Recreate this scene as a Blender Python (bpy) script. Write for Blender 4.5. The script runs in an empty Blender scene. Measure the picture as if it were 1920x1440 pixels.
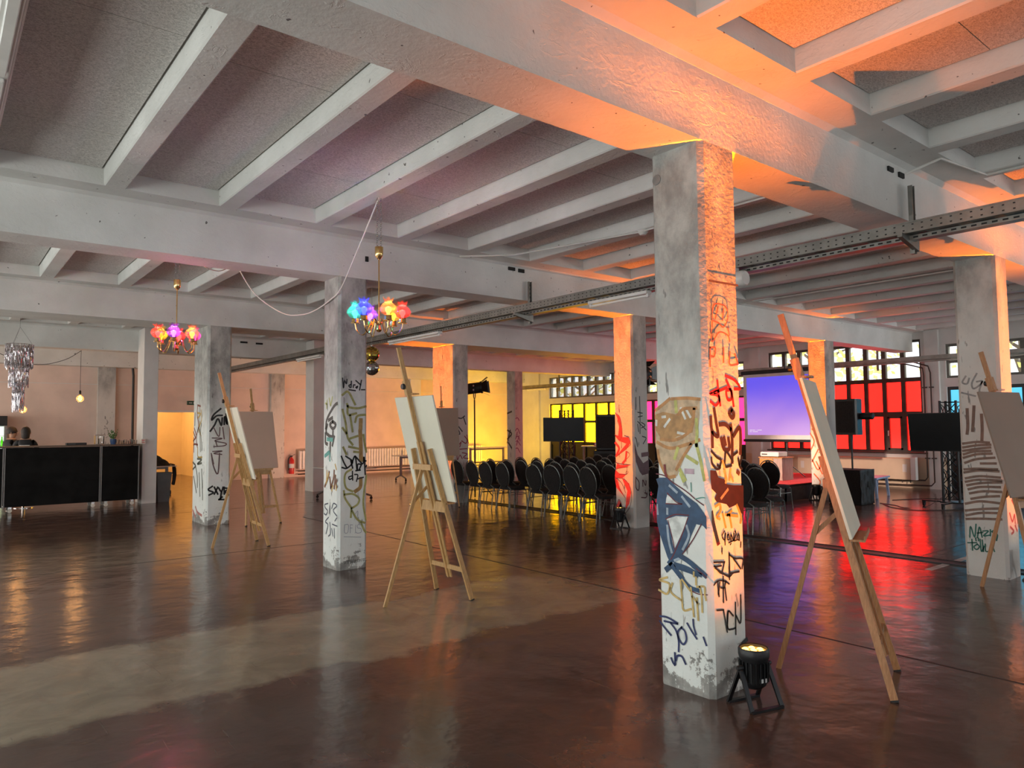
import bpy, math, random
from mathutils import Vector, Matrix, noise as mnoise
random.seed(7)
PI = math.pi
S = bpy.context.scene
COL = S.collection

# ------------------------------------------------------------------ camera
F_PX = 1352.3
CAM = Vector((-3.80, -2.7694, 1.70))
YAW, PITCH, ROLL = 0.8929, 0.0577, -0.0088
FW = Vector((math.cos(YAW) * math.cos(PITCH), math.sin(YAW) * math.cos(PITCH), math.sin(PITCH)))
RT = Vector((math.sin(YAW), -math.cos(YAW), 0))
UP = RT.cross(FW)
RT, UP = RT * math.cos(ROLL) + UP * math.sin(ROLL), UP * math.cos(ROLL) - RT * math.sin(ROLL)
cam_data = bpy.data.cameras.new('camera')
cam_data.sensor_fit = 'HORIZONTAL'
cam_data.sensor_width = 36.0
cam_data.lens = 36.0 * F_PX / 1920.0
cam_data.clip_start, cam_data.clip_end = 0.05, 300
cam = bpy.data.objects.new('camera', cam_data)
m = Matrix((RT, UP, -FW)).transposed().to_4x4()
m.translation = CAM
cam.matrix_world = m
COL.objects.link(cam)
S.camera = cam

# ------------------------------------------------------------------ world, daylight, exposure
W = bpy.data.worlds.new('overcast_sky')
S.world = W
W.use_nodes = True
bg = W.node_tree.nodes['Background']
bg.inputs[0].default_value = (0.86, 0.93, 1.0, 1)
bg.inputs[1].default_value = 2.0
S.view_settings.view_transform = 'Standard'
S.view_settings.look = 'None'
S.view_settings.gamma = 1.0
S.view_settings.use_curve_mapping = False
S.view_settings.exposure = 0.0
S.cycles.use_adaptive_sampling = True
S.cycles.adaptive_threshold = 0.02
S.cycles.use_denoising = True
S.cycles.max_bounces = 7
S.cycles.diffuse_bounces = 4
S.cycles.glossy_bounces = 4
S.cycles.transmission_bounces = 6
S.cycles.transparent_max_bounces = 10
S.cycles.caustics_reflective = True
S.cycles.caustics_refractive = False
S.cycles.sample_clamp_indirect = 6.0


def area_light(name, loc, direction, sx, sy, power, color):
    L = bpy.data.lights.new(name, 'AREA')
    L.shape = 'RECTANGLE'
    L.size, L.size_y = sx, sy
    L.energy, L.color = power, color
    o = bpy.data.objects.new(name, L)
    o.location = loc
    o.rotation_euler = Vector(direction).to_track_quat('-Z', 'Y').to_euler()
    COL.objects.link(o)
    return o


# daylight falling in through the windows of the wall behind the camera's left and of the wall at its back; the last two lamps are added fill
for k, yy in enumerate((-5.0, 0.0, 5.0, 10.0)):
    area_light('window_daylight', (-9.2, yy + 2.2, 1.75), (1, 0, 0.3), 4.2, 1.9, 135, (0.95, 1.0, 0.93))
for xx in (-6.5, -1.5, 3.5, 8.5):
    area_light('window_daylight', (xx, -7.6, 1.8), (0, 1, 0.5), 3.8, 1.7, 10, (1.0, 0.96, 0.91))
area_light('window_daylight', (-9.2, 18.6, 1.8), (1, 0, 0.3), 5.0, 2.2, 330, (1.0, 0.86, 0.76))  # added warm fill to brighten the bar end; the wall behind is solid
area_light('window_daylight', (13.0, -7.6, 1.9), (0.35, 1, 0.2), 4.0, 1.9, 420, (1.0, 0.97, 0.93))  # added fill to brighten the far window wall
# daylight through the clear upper panes of the far window wall
for y0, y1 in ((-0.4, 4.4), (5.1, 9.4), (10.4, 14.7), (15.6, 19.4)):
    area_light('window_daylight', (18.4, (y0 + y1) / 2, 5.3), (-1, 0, -0.95), y1 - y0, 1.8, 620, (1.0, 0.99, 0.93))


# ------------------------------------------------------------------ mesh helpers
class MB:
    def __init__(s):
        s.v, s.f = [], []

    def add(s, vs, fs):
        n = len(s.v)
        s.v += [tuple(v) for v in vs]
        s.f += [tuple(i + n for i in f) for f in fs]
        return s

    def box(s, x0, y0, z0, x1, y1, z1):
        vs = [(x, y, z) for z in (z0, z1) for y in (y0, y1) for x in (x0, x1)]
        return s.add(vs, [(0, 2, 3, 1), (4, 5, 7, 6), (0, 1, 5, 4), (1, 3, 7, 5), (3, 2, 6, 7), (2, 0, 4, 6)])

    def bbox(s, x0, y0, z0, x1, y1, z1, b=0.01):
        """box with chamfered vertical and horizontal edges"""
        vs = []
        for z, i in ((z0, b), (z0 + b, 0), (z1 - b, 0), (z1, b)):
            X0, X1, Y0, Y1 = x0 + i, x1 - i, y0 + i, y1 - i
            vs += [(X0 + b, Y0, z), (X1 - b, Y0, z), (X1, Y0 + b, z), (X1, Y1 - b, z),
                   (X1 - b, Y1, z), (X0 + b, Y1, z), (X0, Y1 - b, z), (X0, Y0 + b, z)]
        fs = [tuple(reversed(range(8))), tuple(range(24, 32))]
        for r in range(3):
            for k in range(8):
                a, c = r * 8 + k, r * 8 + (k + 1) % 8
                fs.append((a, c, c + 8, a + 8))
        return s.add(vs, fs)

    def bar(s, p, q, w, h, up=(0, 0, 1), q_scale=1.0):
        p, q = Vector(p), Vector(q)
        d = (q - p).normalized()
        u = Vector(up)
        if abs(d.dot(u)) > 0.99:
            u = Vector((1, 0, 0))
        a = d.cross(u).normalized()
        b = a.cross(d).normalized()
        vs = []
        for c, k in ((p, 1), (q, q_scale)):
            for i, j in ((-1, -1), (1, -1), (1, 1), (-1, 1)):
                vs.append(c + a * (i * w / 2 * k) + b * (j * h / 2 * k))
        return s.add(vs, [(0, 1, 2, 3), (7, 6, 5, 4), (0, 4, 5, 1), (1, 5, 6, 2), (2, 6, 7, 3), (3, 7, 4, 0)])

    def tube(s, path, r, n=8, closed=False):
        P = [Vector(p) for p in path]
        N = len(P)
        R = r if isinstance(r, (list, tuple)) else [r] * N
        ref = None
        rings = []
        for i in range(N):
            if closed:
                t = (P[(i + 1) % N] - P[i - 1]).normalized()
            else:
                t = (P[min(i + 1, N - 1)] - P[max(i - 1, 0)]).normalized()
            if ref is None:
                ref = Vector((0, 0, 1)) if abs(t.z) < 0.9 else Vector((1, 0, 0))
            a = t.cross(ref).normalized()
            b = a.cross(t).normalized()
            ref = b
            rings.append([P[i] + (a * math.cos(2 * PI * k / n) + b * math.sin(2 * PI * k / n)) * R[i] for k in range(n)])
        vs = [v for g in rings for v in g]
        fs = []
        for i in range(N if closed else N - 1):
            j = (i + 1) % N
            for k in range(n):
                k2 = (k + 1) % n
                fs.append((i * n + k, i * n + k2, j * n + k2, j * n + k))
        if not closed:
            fs += [tuple(reversed(range(n))), tuple(range((N - 1) * n, N * n))]
        return s.add(vs, fs)

    def lathe(s, prof, n=16, c=(0, 0, 0), M=None, sx=1.0, sy=1.0):
        vs, fs = [], []
        for r, z in prof:
            for k in range(n):
                p = Vector((r * math.cos(2 * PI * k / n) * sx, r * math.sin(2 * PI * k / n) * sy, z))
                if M is not None:
                    p = M @ p
                vs.append(p + Vector(c))
        for i in range(len(prof) - 1):
            for k in range(n):
                k2 = (k + 1) % n
                fs.append((i * n + k, i * n + k2, (i + 1) * n + k2, (i + 1) * n + k))
        if prof[0][0] > 1e-6:
            fs.append(tuple(reversed(range(n))))
        if prof[-1][0] > 1e-6:
            fs.append(tuple(range((len(prof) - 1) * n, len(prof) * n)))
        return s.add(vs, fs)

    def prism(s, poly, vec):
        n = len(poly)
        P = [Vector(p) for p in poly]
        V = Vector(vec)
        fs = [tuple(reversed(range(n))), tuple(range(n, 2 * n))]
        for k in range(n):
            k2 = (k + 1) % n
            fs.append((k, k2, k2 + n, k + n))
        return s.add(P + [p + V for p in P], fs)

    def mesh(s, name, mat, smooth=False):
        me = bpy.data.meshes.new(name)
        me.from_pydata(s.v, [], s.f)
        me.materials.append(mat)
        if smooth:
            me.polygons.foreach_set('use_smooth', [True] * len(me.polygons))
            me.set_sharp_from_angle(angle=math.radians(38))
        me.update()
        return me

    def build(s, name, mat, parent=None, smooth=False, loc=None, rz=None):
        o = bpy.data.objects.new(name, s.mesh(name, mat, smooth))
        COL.objects.link(o)
        o.parent = parent
        if loc is not None:
            o.location = loc
        if rz is not None:
            o.rotation_euler = (0, 0, rz)
        return o


def tag(o, label=None, cat=None, group=None, kind=None):
    if label:
        o['label'] = label
    if cat:
        o['category'] = cat
    if group:
        o['group'] = group
    if kind:
        o['kind'] = kind
    return o


def thing(name, label, cat, loc=(0, 0, 0), rz=0.0, group=None):
    o = bpy.data.objects.new(name, None)
    o.empty_display_size = 0.1
    COL.objects.link(o)
    o.location = loc
    o.rotation_euler = (0, 0, rz)
    return tag(o, label, cat, group)


def struct(o):
    o['kind'] = 'structure'
    return o


def kids(o):
    return [c for c in COL.objects if c.parent == o]


def copy_tree(o, parent=None, loc=None, rz=None, label=None):
    ch = KIDS.setdefault(o.name, kids(o)) if o.name not in KIDS else KIDS[o.name]
    c = o.copy()
    COL.objects.link(c)
    c.parent = parent
    if loc is not None:
        c.location = loc
    if rz is not None:
        c.rotation_euler = (0, 0, rz)
    if label:
        c['label'] = label
    for k in ch:
        copy_tree(k, c)
    return c


KIDS = {}


def ray(px, py):
    return FW + RT * ((px - 960) / F_PX) - UP * ((py - 720) / F_PX)


def arc(c, r, a0, a1, n, ax=(1, 0, 0), ay=(0, 0, 1)):
    ax, ay = Vector(ax), Vector(ay)
    return [Vector(c) + ax * (r * math.cos(a0 + (a1 - a0) * k / n)) + ay * (r * math.sin(a0 + (a1 - a0) * k / n)) for k in range(n + 1)]


def smooth_path(pts, n=6):
    P = [Vector(p) for p in pts]
    if len(P) < 3:
        return P
    Q = [P[0] * 2 - P[1]] + P + [P[-1] * 2 - P[-2]]
    out = []
    for i in range(1, len(Q) - 2):
        a, b, c, d = Q[i - 1], Q[i], Q[i + 1], Q[i + 2]
        for k in range(n):
            t = k / n
            out.append(0.5 * ((2 * b) + (c - a) * t + (2 * a - 5 * b + 4 * c - d) * t * t + (3 * b - a - 3 * c + d) * t ** 3))
    out.append(P[-1])
    return out


# ------------------------------------------------------------------ materials
class NT:
    def __init__(s, name):
        s.m = bpy.data.materials.new(name)
        s.m.use_nodes = True
        s.t = s.m.node_tree
        s.b = s.t.nodes['Principled BSDF']
        s.out = s.t.nodes['Material Output']
        s._co = None

    def n(s, typ, **kw):
        nd = s.t.nodes.new(typ)
        for k, v in kw.items():
            setattr(nd, k, v)
        return nd

    def link(s, a, b):
        s.t.links.new(a, b)

    def put(s, sock, v):
        if isinstance(v, (int, float)):
            sock.default_value = v
        elif isinstance(v, (tuple, list)):
            sock.default_value = (*v, 1) if len(v) == 3 and len(sock.default_value) == 4 else v
        else:
            s.link(v, sock)

    def co(s):
        if s._co is None:
            s._co = s.n('ShaderNodeTexCoord').outputs['Object']
        return s._co

    def xyz(s):
        x = s.n('ShaderNodeSeparateXYZ')
        s.link(s.co(), x.inputs[0])
        return x.outputs

    def scaled(s, sc):
        mp = s.n('ShaderNodeMapping')
        mp.inputs['Scale'].default_value = sc
        s.link(s.co(), mp.inputs[0])
        return mp.outputs[0]

    def noise(s, scale, detail=3, vec=None, rough=0.55, dist=0.0):
        nd = s.n('ShaderNodeTexNoise')
        nd.inputs['Scale'].default_value = scale
        nd.inputs['Detail'].default_value = detail
        nd.inputs['Roughness'].default_value = rough
        nd.inputs['Distortion'].default_value = dist
        s.link(vec or s.co(), nd.inputs['Vector'])
        return nd.outputs['Fac']

    def ramp(s, v, a, b):
        nd = s.n('ShaderNodeMapRange', interpolation_type='SMOOTHSTEP')
        s.put(nd.inputs[0], v)
        nd.inputs[1].default_value, nd.inputs[2].default_value = a, b
        return nd.outputs[0]

    def math(s, op, a, b=0.0, clamp=False):
        nd = s.n('ShaderNodeMath', operation=op, use_clamp=clamp)
        s.put(nd.inputs[0], a)
        s.put(nd.inputs[1], b)
        return nd.outputs[0]

    def mix(s, f, a, b):
        nd = s.n('ShaderNodeMix', data_type='RGBA')
        s.put(nd.inputs['Factor'], f)
        s.put(nd.inputs[6], a)
        s.put(nd.inputs[7], b)
        return nd.outputs[2]

    def bump(s, h, strength, dist=0.02):
        nd = s.n('ShaderNodeBump')
        nd.inputs['Strength'].default_value = strength
        nd.inputs['Distance'].default_value = dist
        s.link(h, nd.inputs['Height'])
        s.link(nd.outputs[0], s.b.inputs['Normal'])
        return nd

    def set(s, **kw):
        for k, v in kw.items():
            s.put(s.b.inputs[k.replace('_', ' ')], v)
        return s.m


def mat(name, col, rough=0.5, metal=0.0, var=0.12, nscale=6.0, bump=0.0, bscale=40.0, spec=0.5):
    t = NT(name)
    f = t.noise(nscale, 4)
    dark = tuple(c * (1 - var * 1.6) for c in col)
    lite = tuple(min(1, c * (1 + var * 1.2)) for c in col)
    c = t.mix(t.ramp(f, 0.3, 0.7), dark, lite)
    if bump:
        t.bump(t.noise(bscale, 3), bump, 0.01)
    return t.set(Base_Color=c, Roughness=rough, Metallic=metal, Specular_IOR_Level=spec)


def emat(name, col, strength, base=(0.02, 0.02, 0.02), rough=0.4, nscale=3.0, var=0.06):
    t = NT(name)
    f = t.noise(nscale, 2)
    c = t.mix(t.ramp(f, 0.3, 0.7), tuple(x * (1 - var) for x in col), tuple(x for x in col))
    return t.set(Base_Color=base, Roughness=rough, Emission_Color=c, Emission_Strength=strength)


def wood(name, a, b, rough=0.5, sc=(1, 1, 1), scale=14.0):
    t = NT(name)
    w = t.noise(scale, 5, t.scaled(sc), 0.6, 0.6)
    return t.set(Base_Color=t.mix(t.ramp(w, 0.3, 0.72), a, b), Roughness=rough)


def glass(name, tint=(1, 1, 1), gloss=0.12, rough=0.02):
    t = NT(name)
    tr = t.n('ShaderNodeBsdfTransparent')
    tr.inputs[0].default_value = (*tint, 1)
    gl = t.n('ShaderNodeBsdfGlossy')
    gl.inputs['Roughness'].default_value = rough
    fr = t.n('ShaderNodeFresnel')
    fr.inputs[0].default_value = 1.45
    f = t.math('MULTIPLY', fr.outputs[0], gloss * 6, True)
    mx = t.n('ShaderNodeMixShader')
    t.link(f, mx.inputs[0])
    t.link(tr.outputs[0], mx.inputs[1])
    t.link(gl.outputs[0], mx.inputs[2])
    t.link(mx.outputs[0], t.out.inputs[0])
    return t.m


def concrete_white():
    """white paint over rough formwork concrete: blisters, pits and board marks"""
    t = NT('painted_concrete')
    n1 = t.noise(1.3, 5)
    base = t.mix(t.ramp(n1, 0.3, 0.75), (0.60, 0.60, 0.57), (0.74, 0.74, 0.71))
    pit = t.ramp(t.noise(19, 2, None, 0.4), 0.735, 0.76)
    c = t.mix(t.math('MULTIPLY', pit, 0.85), base, (0.05, 0.045, 0.04))
    fl = t.noise(9, 5, t.scaled((0.5, 0.5, 1.6)), 0.7, 0.7)
    h = t.math('ADD', t.noise(26, 4), t.math('MULTIPLY', t.ramp(fl, 0.56, 0.62), 0.7))
    t.bump(h, 0.28, 0.012)
    return t.set(Base_Color=c, Roughness=0.62)


def column_paint(name, zlo, zhi, base_h, grey=(0.33, 0.33, 0.31), white=(0.82, 0.85, 0.81), pits=0.7):
    """bare grey concrete above, white paint below, worn paint and bare concrete at the foot"""
    t = NT(name)
    x, y, z = t.xyz()
    n1 = t.noise(2.2, 5, t.scaled((1.6, 1.6, 0.7)))
    up = t.ramp(t.math('ADD', z, t.math('MULTIPLY', t.math('SUBTRACT', n1, 0.5), 1.6)), zlo, zhi)
    streak = t.noise(3.2, 8, t.scaled((1.3, 1.3, 0.8)), 0.68, 0.15)
    g = t.mix(t.ramp(streak, 0.3, 0.7), tuple(c * 0.62 for c in grey), tuple(min(1, c * 1.35) for c in grey))
    wv = t.mix(t.ramp(t.noise(3, 4), 0.25, 0.75), tuple(c * 0.9 for c in white), white)
    c = t.mix(up, wv, g)
    n2 = t.noise(5.5, 9, None, 0.72)
    foot = t.math('ADD', z, t.math('MULTIPLY', n2, 1.35))
    low = t.math('SUBTRACT', 1.0, t.ramp(foot, base_h + 0.62, base_h + 0.66))
    conc = t.mix(t.ramp(t.noise(7, 5), 0.3, 0.7), (0.20, 0.195, 0.18), (0.42, 0.41, 0.38))
    c = t.mix(low, c, conc)
    pn = t.noise(14, 2, t.scaled((1.5, 1.5, 0.45)), 0.5)
    pz = t.noise(1.7, 2, t.scaled((2.2, 2.2, 0.25)))
    pit = t.math('MULTIPLY', t.ramp(pn, 0.63, 0.67), t.ramp(pz, 0.5, 0.6))
    c = t.mix(t.math('MULTIPLY', pit, pits), c, (0.06, 0.055, 0.05))
    h = t.math('ADD', t.noise(30, 5), t.math('MULTIPLY', low, -0.5))
    h = t.math('ADD', h, t.math('MULTIPLY', pit, -1.0))
    t.bump(h, 0.35, 0.012)
    return t.set(Base_Color=c, Roughness=0.6)


def woodwool():
    t = NT('woodwool_board')
    a = t.noise(60, 3, t.scaled((1, 1.6, 1)), 0.6, 1.2)
    b = t.noise(1.2, 3)
    c = t.mix(t.ramp(a, 0.35, 0.62), (0.42, 0.40, 0.385), (0.76, 0.73, 0.70))
    c = t.mix(t.math('MULTIPLY', t.ramp(b, 0.3, 0.7), 0.25), c, (0.56, 0.54, 0.52))
    t.bump(a, 0.5, 0.01)
    return t.set(Base_Color=c, Roughness=0.9, Specular_IOR_Level=0.1)


def floor_mat():
    """old sealed screed: dark red-brown with a grey-olive levelled patch, glossy and slightly wavy"""
    t = NT('sealed_screed')
    x, y, z = t.xyz()
    n1 = t.noise(0.55, 6, None, 0.6, 0.4)
    n2 = t.noise(2.3, 6, None, 0.65, 0.8)
    brown = t.mix(t.ramp(n2, 0.25, 0.75), (0.050, 0.024, 0.018), (0.140, 0.075, 0.057))
    brown = t.mix(t.math('MULTIPLY', t.ramp(n1, 0.45, 0.62), 0.7), brown, (0.070, 0.048, 0.038))
    grey = t.mix(t.ramp(n2, 0.3, 0.7), (0.22, 0.185, 0.128), (0.33, 0.28, 0.20))
    wob = t.math('MULTIPLY', t.math('SUBTRACT', t.noise(1.3, 8, None, 0.6), 0.5), 0.9)
    e1 = t.ramp(t.math('ADD', y, wob), 2.02, 2.20)
    e2 = t.math('SUBTRACT', 1.0, t.ramp(t.math('ADD', y, wob), 3.55, 3.75))
    e3 = t.math('SUBTRACT', 1.0, t.ramp(t.math('ADD', x, wob), 1.2, 2.2))
    f1 = t.math('MULTIPLY', t.ramp(t.math('ADD', y, wob), 6.9, 7.5), t.math('SUBTRACT', 1.0, t.ramp(t.math('ADD', y, wob), 9.2, 10.2)))
    msk = t.math('MULTIPLY', t.math('MULTIPLY', e1, e2), e3)
    msk = t.math('MAXIMUM', msk, t.math('MULTIPLY', t.math('MULTIPLY', f1, e3), 0.45))
    c = t.mix(msk, brown, grey)
    scr = t.noise(3.0, 3, t.scaled((9, 0.5, 1)), 0.5, 1.5)
    c = t.mix(t.math('MULTIPLY', t.ramp(scr, 0.70, 0.73), 0.5), c, (0.16, 0.13, 0.10))
    rough = t.math('ADD', 0.12, t.math('MULTIPLY', t.noise(5, 4), 0.12))
    w1 = t.noise(2.6, 2, None, 0.4)
    w2 = t.noise(11, 2, None, 0.5)
    h = t.math('ADD', t.math('MULTIPLY', w1, 0.9), t.math('MULTIPLY', w2, 0.22))
    t.bump(h, 0.27, 0.035)
    return t.set(Base_Color=c, Roughness=rough, Specular_IOR_Level=0.85)


M = {}
M['concrete'] = concrete_white()
M['board'] = woodwool()
M['floor'] = floor_mat()
M['plaster'] = mat('white_plaster', (0.66, 0.645, 0.62), 0.75, var=0.05, nscale=1.5, bump=0.15, bscale=60)
M['salmon'] = mat('salmon_tinted_plaster', (0.70, 0.55, 0.47), 0.75, var=0.05, nscale=1.5, bump=0.15, bscale=60)  # pink and orange light on the far wall, put into the plaster colour
M['warm_plaster'] = mat('plaster_of_side_room', (0.74, 0.66, 0.55), 0.8, var=0.04, nscale=1.2)
M['dado'] = mat('beige_wall_paint', (0.62, 0.50, 0.36), 0.7, var=0.05, nscale=1.5)  # warm uplight on the lower window wall, put into the colour
M['col'] = column_paint('column_paint', 1.3, 2.7, 0.16)
M['col2'] = column_paint('column_paint_pale', 2.3, 3.6, -0.05, white=(0.64, 0.62, 0.58))
M['col3'] = column_paint('column_paint_grey', 1.9, 3.2, -0.1, white=(0.50, 0.48, 0.45), grey=(0.36, 0.34, 0.31), pits=0.9)
M['frame'] = mat('bronze_window_frame', (0.060, 0.045, 0.034), 0.5, var=0.15)
M['frame_grey'] = mat('grey_window_frame', (0.13, 0.125, 0.105), 0.5, var=0.12)
M['black_frame'] = mat('black_door_frame', (0.012, 0.013, 0.012), 0.4, var=0.2)
M['pane'] = glass('window_glass')
M['red_film'] = emat('red_window_film', (1.0, 0.008, 0.005), 5.5)
M['yellow_film'] = emat('yellow_window_film', (1.0, 0.46, 0.002), 17.0)
M['magenta_film'] = emat('magenta_window_film', (1.0, 0.012, 0.075), 6.5)
M['cyan_film'] = emat('cyan_window_film', (0.10, 0.55, 0.82), 1.4)
M['galv'] = mat('galvanised_steel', (0.24, 0.235, 0.215), 0.4, 0.75, 0.12, 5)
M['slot'] = mat('dark_slot', (0.012, 0.012, 0.011), 0.8)
M['white_metal'] = mat('white_enamel', (0.72, 0.71, 0.68), 0.35, var=0.05)
M['white_pvc'] = mat('white_cable', (0.70, 0.68, 0.64), 0.5, var=0.05)
M['tube_glass'] = mat('unlit_fluorescent_tube', (0.80, 0.80, 0.77), 0.25, var=0.03)
M['pine'] = wood('pine_wood', (0.42, 0.235, 0.085), (0.60, 0.37, 0.155), 0.5, (6, 6, 0.8))
M['pine_shade'] = wood('reddish_pine', (0.36, 0.16, 0.06), (0.52, 0.26, 0.11), 0.5, (6, 6, 0.8))  # darker, redder copy of the pine with shade put into the colour
M['canvas'] = mat('primed_canvas', (0.76, 0.73, 0.60), 0.85, var=0.03, nscale=2, bump=0.12, bscale=300)
M['canvas_tan'] = mat('tan_board', (0.58, 0.44, 0.34), 0.8, var=0.03, nscale=2)  # weak light on this board is put into its colour
M['canvas_brown'] = mat('kraft_grey_board', (0.29, 0.22, 0.175), 0.8, var=0.03, nscale=2)  # boards turned from the daylight, their shade put into the colour
M['black'] = mat('black_plastic', (0.010, 0.010, 0.011), 0.45, var=0.3, bump=0.1)
M['black_matt'] = mat('black_fabric', (0.014, 0.0125, 0.012), 0.9, var=0.25, nscale=40, bump=0.2, bscale=200)
M['black_cloth'] = mat('black_cloth_cover', (0.020, 0.023, 0.028), 0.7, var=0.3, nscale=8, bump=0.5, bscale=9)
M['black_metal'] = mat('black_powder_coat', (0.012, 0.012, 0.013), 0.35, 0.4, 0.2)
M['chair_frame'] = mat('grey_hammered_chair_frame', (0.17, 0.185, 0.175), 0.35, 0.6, 0.2, 60)
M['screen_off'] = mat('switched_off_screen', (0.006, 0.007, 0.008), 0.35, var=0.1, spec=0.25)
M['chrome'] = mat('chrome', (0.75, 0.74, 0.72), 0.12, 1.0, 0.05)
M['brass'] = mat('polished_brass', (0.78, 0.50, 0.20), 0.18, 1.0, 0.1)
M['rubber'] = mat('dark_rubber', (0.02, 0.02, 0.02), 0.7, var=0.2)
M['grey_plastic'] = mat('grey_plastic', (0.085, 0.085, 0.085), 0.5, var=0.08)
M['grey_metal'] = mat('grey_painted_steel', (0.23, 0.22, 0.21), 0.4, 0.3, 0.1)
M['red_paint'] = mat('red_enamel', (0.55, 0.02, 0.02), 0.3, var=0.08)
M['red_carpet'] = mat('red_carpet', (0.60, 0.045, 0.05), 0.95, var=0.15, nscale=20, bump=0.4, bscale=150)
M['cabinet'] = wood('honey_oak_veneer', (0.46, 0.20, 0.05), (0.62, 0.31, 0.09), 0.4, (1, 6, 6), 5)
M['cabinet_side'] = wood('grey_brown_veneer', (0.30, 0.22, 0.18), (0.40, 0.31, 0.26), 0.5, (5, 5, 0.6), 6)
M['white_case'] = mat('white_device_case', (0.72, 0.68, 0.60), 0.45, var=0.05)
M['skin'] = mat('skin', (0.50, 0.28, 0.18), 0.55, var=0.06)
M['hair'] = mat('dark_brown_hair', (0.022, 0.013, 0.009), 0.6, var=0.3, nscale=60, bump=0.5, bscale=120)
M['tee'] = mat('black_t_shirt', (0.014, 0.014, 0.016), 0.9, var=0.25, bump=0.3, bscale=18)
M['label_white'] = mat('white_print', (0.72, 0.72, 0.70), 0.7, var=0.05)
M['denim'] = mat('dark_trousers', (0.02, 0.022, 0.03), 0.9, var=0.2)
M['leaf'] = mat('herb_leaves', (0.07, 0.17, 0.035), 0.6, var=0.4, nscale=30)
M['blue_pot'] = mat('blue_glazed_pot', (0.045, 0.085, 0.20), 0.3, var=0.15)
def leaf_mat():
    t = NT('spring_leaves')
    c = t.mix(t.ramp(t.noise(1.5, 3), .3, .7), (.80, .82, .24), (.95, .93, .48))
    d, r, mx = t.n('ShaderNodeBsdfDiffuse'), t.n('ShaderNodeBsdfTranslucent'), t.n('ShaderNodeMixShader')
    for q in (d, r):
        t.link(c, q.inputs[0])
    t.link(d.outputs[0], mx.inputs[1])
    t.link(r.outputs[0], mx.inputs[2])
    t.link(mx.outputs[0], t.out.inputs[0])
    return t.m


M['tree_leaf'] = leaf_mat()
M['bark'] = mat('bark', (0.16, 0.13, 0.10), 0.9, var=0.3)
M['ground'] = mat('pale_gravel_yard', (0.45, 0.43, 0.36), 0.95, var=0.15)
M['glassware'] = glass('clear_glassware', (0.93, 0.93, 0.91), 0.3)
M['lightblue'] = mat('pale_blue_paint', (0.34, 0.46, 0.66), 0.5, var=0.05)
M['exit_green'] = mat('dark_green_sign', (0.008, 0.05, 0.02), 0.4, var=0.1)
M['white_top'] = mat('white_table_top', (0.74, 0.72, 0.68), 0.35, var=0.03)
M['dark_jacket'] = mat('dark_olive_jacket', (0.022, 0.020, 0.014), 0.85, var=0.5, nscale=14, bump=0.6, bscale=14)
M['pipe'] = mat('dark_brown_pipe', (0.055, 0.038, 0.032), 0.4, 0.2, 0.15)
M['joint'] = mat('dark_joint_filler', (0.010, 0.008, 0.007), 0.5, var=0.3)
M['white_tape'] = mat('worn_white_floor_tape', (0.5, 0.48, 0.45), 0.5, var=0.2)

# ------------------------------------------------------------------ the room
XW, YB, XL, YF = 16.1, 21.5, -9.6, -8.0        # window wall, far wall, wall behind left, wall behind
ZR, ZB, ZP = 4.03, 3.53, 4.19                  # underside of ribs, of beams, of ceiling boards
floor = struct(MB().box(XL - .3, YF - .3, -0.3, XW + .4, 26.5, 0).build('floor', M['floor']))
ch = MB().box(5.70, YF, 0.0, 5.98, 12.6, 0.004)
ch.build('channel_cover', M['joint'], floor)
for x in (5.72, 5.96):
    MB().box(x - .012, YF, 0.004, x + .012, 12.6, 0.012).build('channel_edge', M['black_metal'], floor)
for (x0, y0, x1, y1) in ((1.75, YF, 1.775, 10.5), (XL, 7.42, 5.7, 7.435), (-2.9, -8, -2.888, 0.4), (1.77, 3.2, 5.7, 3.212),
                         (XL, 12.9, XW, 12.915), (6.0, 1.2, XW, 1.212), (10.2, YF, 10.212, 12.9)):
    MB().box(x0, y0, 0.0, x1, y1, 0.0012).build('joint', M['joint'], floor)
MB().box(5.2, 0.75, 0.0, 6.9, 0.83, 0.0022).build('floor_tape', M['white_tape'], floor)

ceiling = struct(MB().box(XL, YF, 4.235, XW + .3, YB + .3, 4.5).build('ceiling', M['concrete']))
ROWS = [(-5.27, -4.85), (0.0, 0.42), (5.27, 5.70), (10.53, 11.41), (16.05, 16.48), (21.08, 21.5)]


def beam(y0, y1):
    b = MB()
    b.box(XL, y0, ZB, XW, y1, 4.24)
    yl0, yl1 = y0 - 0.32, min(y1 + 0.32, YB)
    # solid strip of slab beside the beam, with a small haunch
    b.prism([(XL, yl0, ZR), (XL, yl0, 4.24), (XL, y0, 4.24), (XL, y0, ZR - .03), (XL, y0 - .05, ZR)], (XW - XL, 0, 0))
    if yl1 > y1 + .01:
        b.prism([(XL, y1, ZR - .03), (XL, y1, 4.24), (XL, yl1, 4.24), (XL, yl1, ZR), (XL, y1 + .05, ZR)], (XW - XL, 0, 0))
    return b.build('beam', M['concrete'], ceiling)


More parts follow.
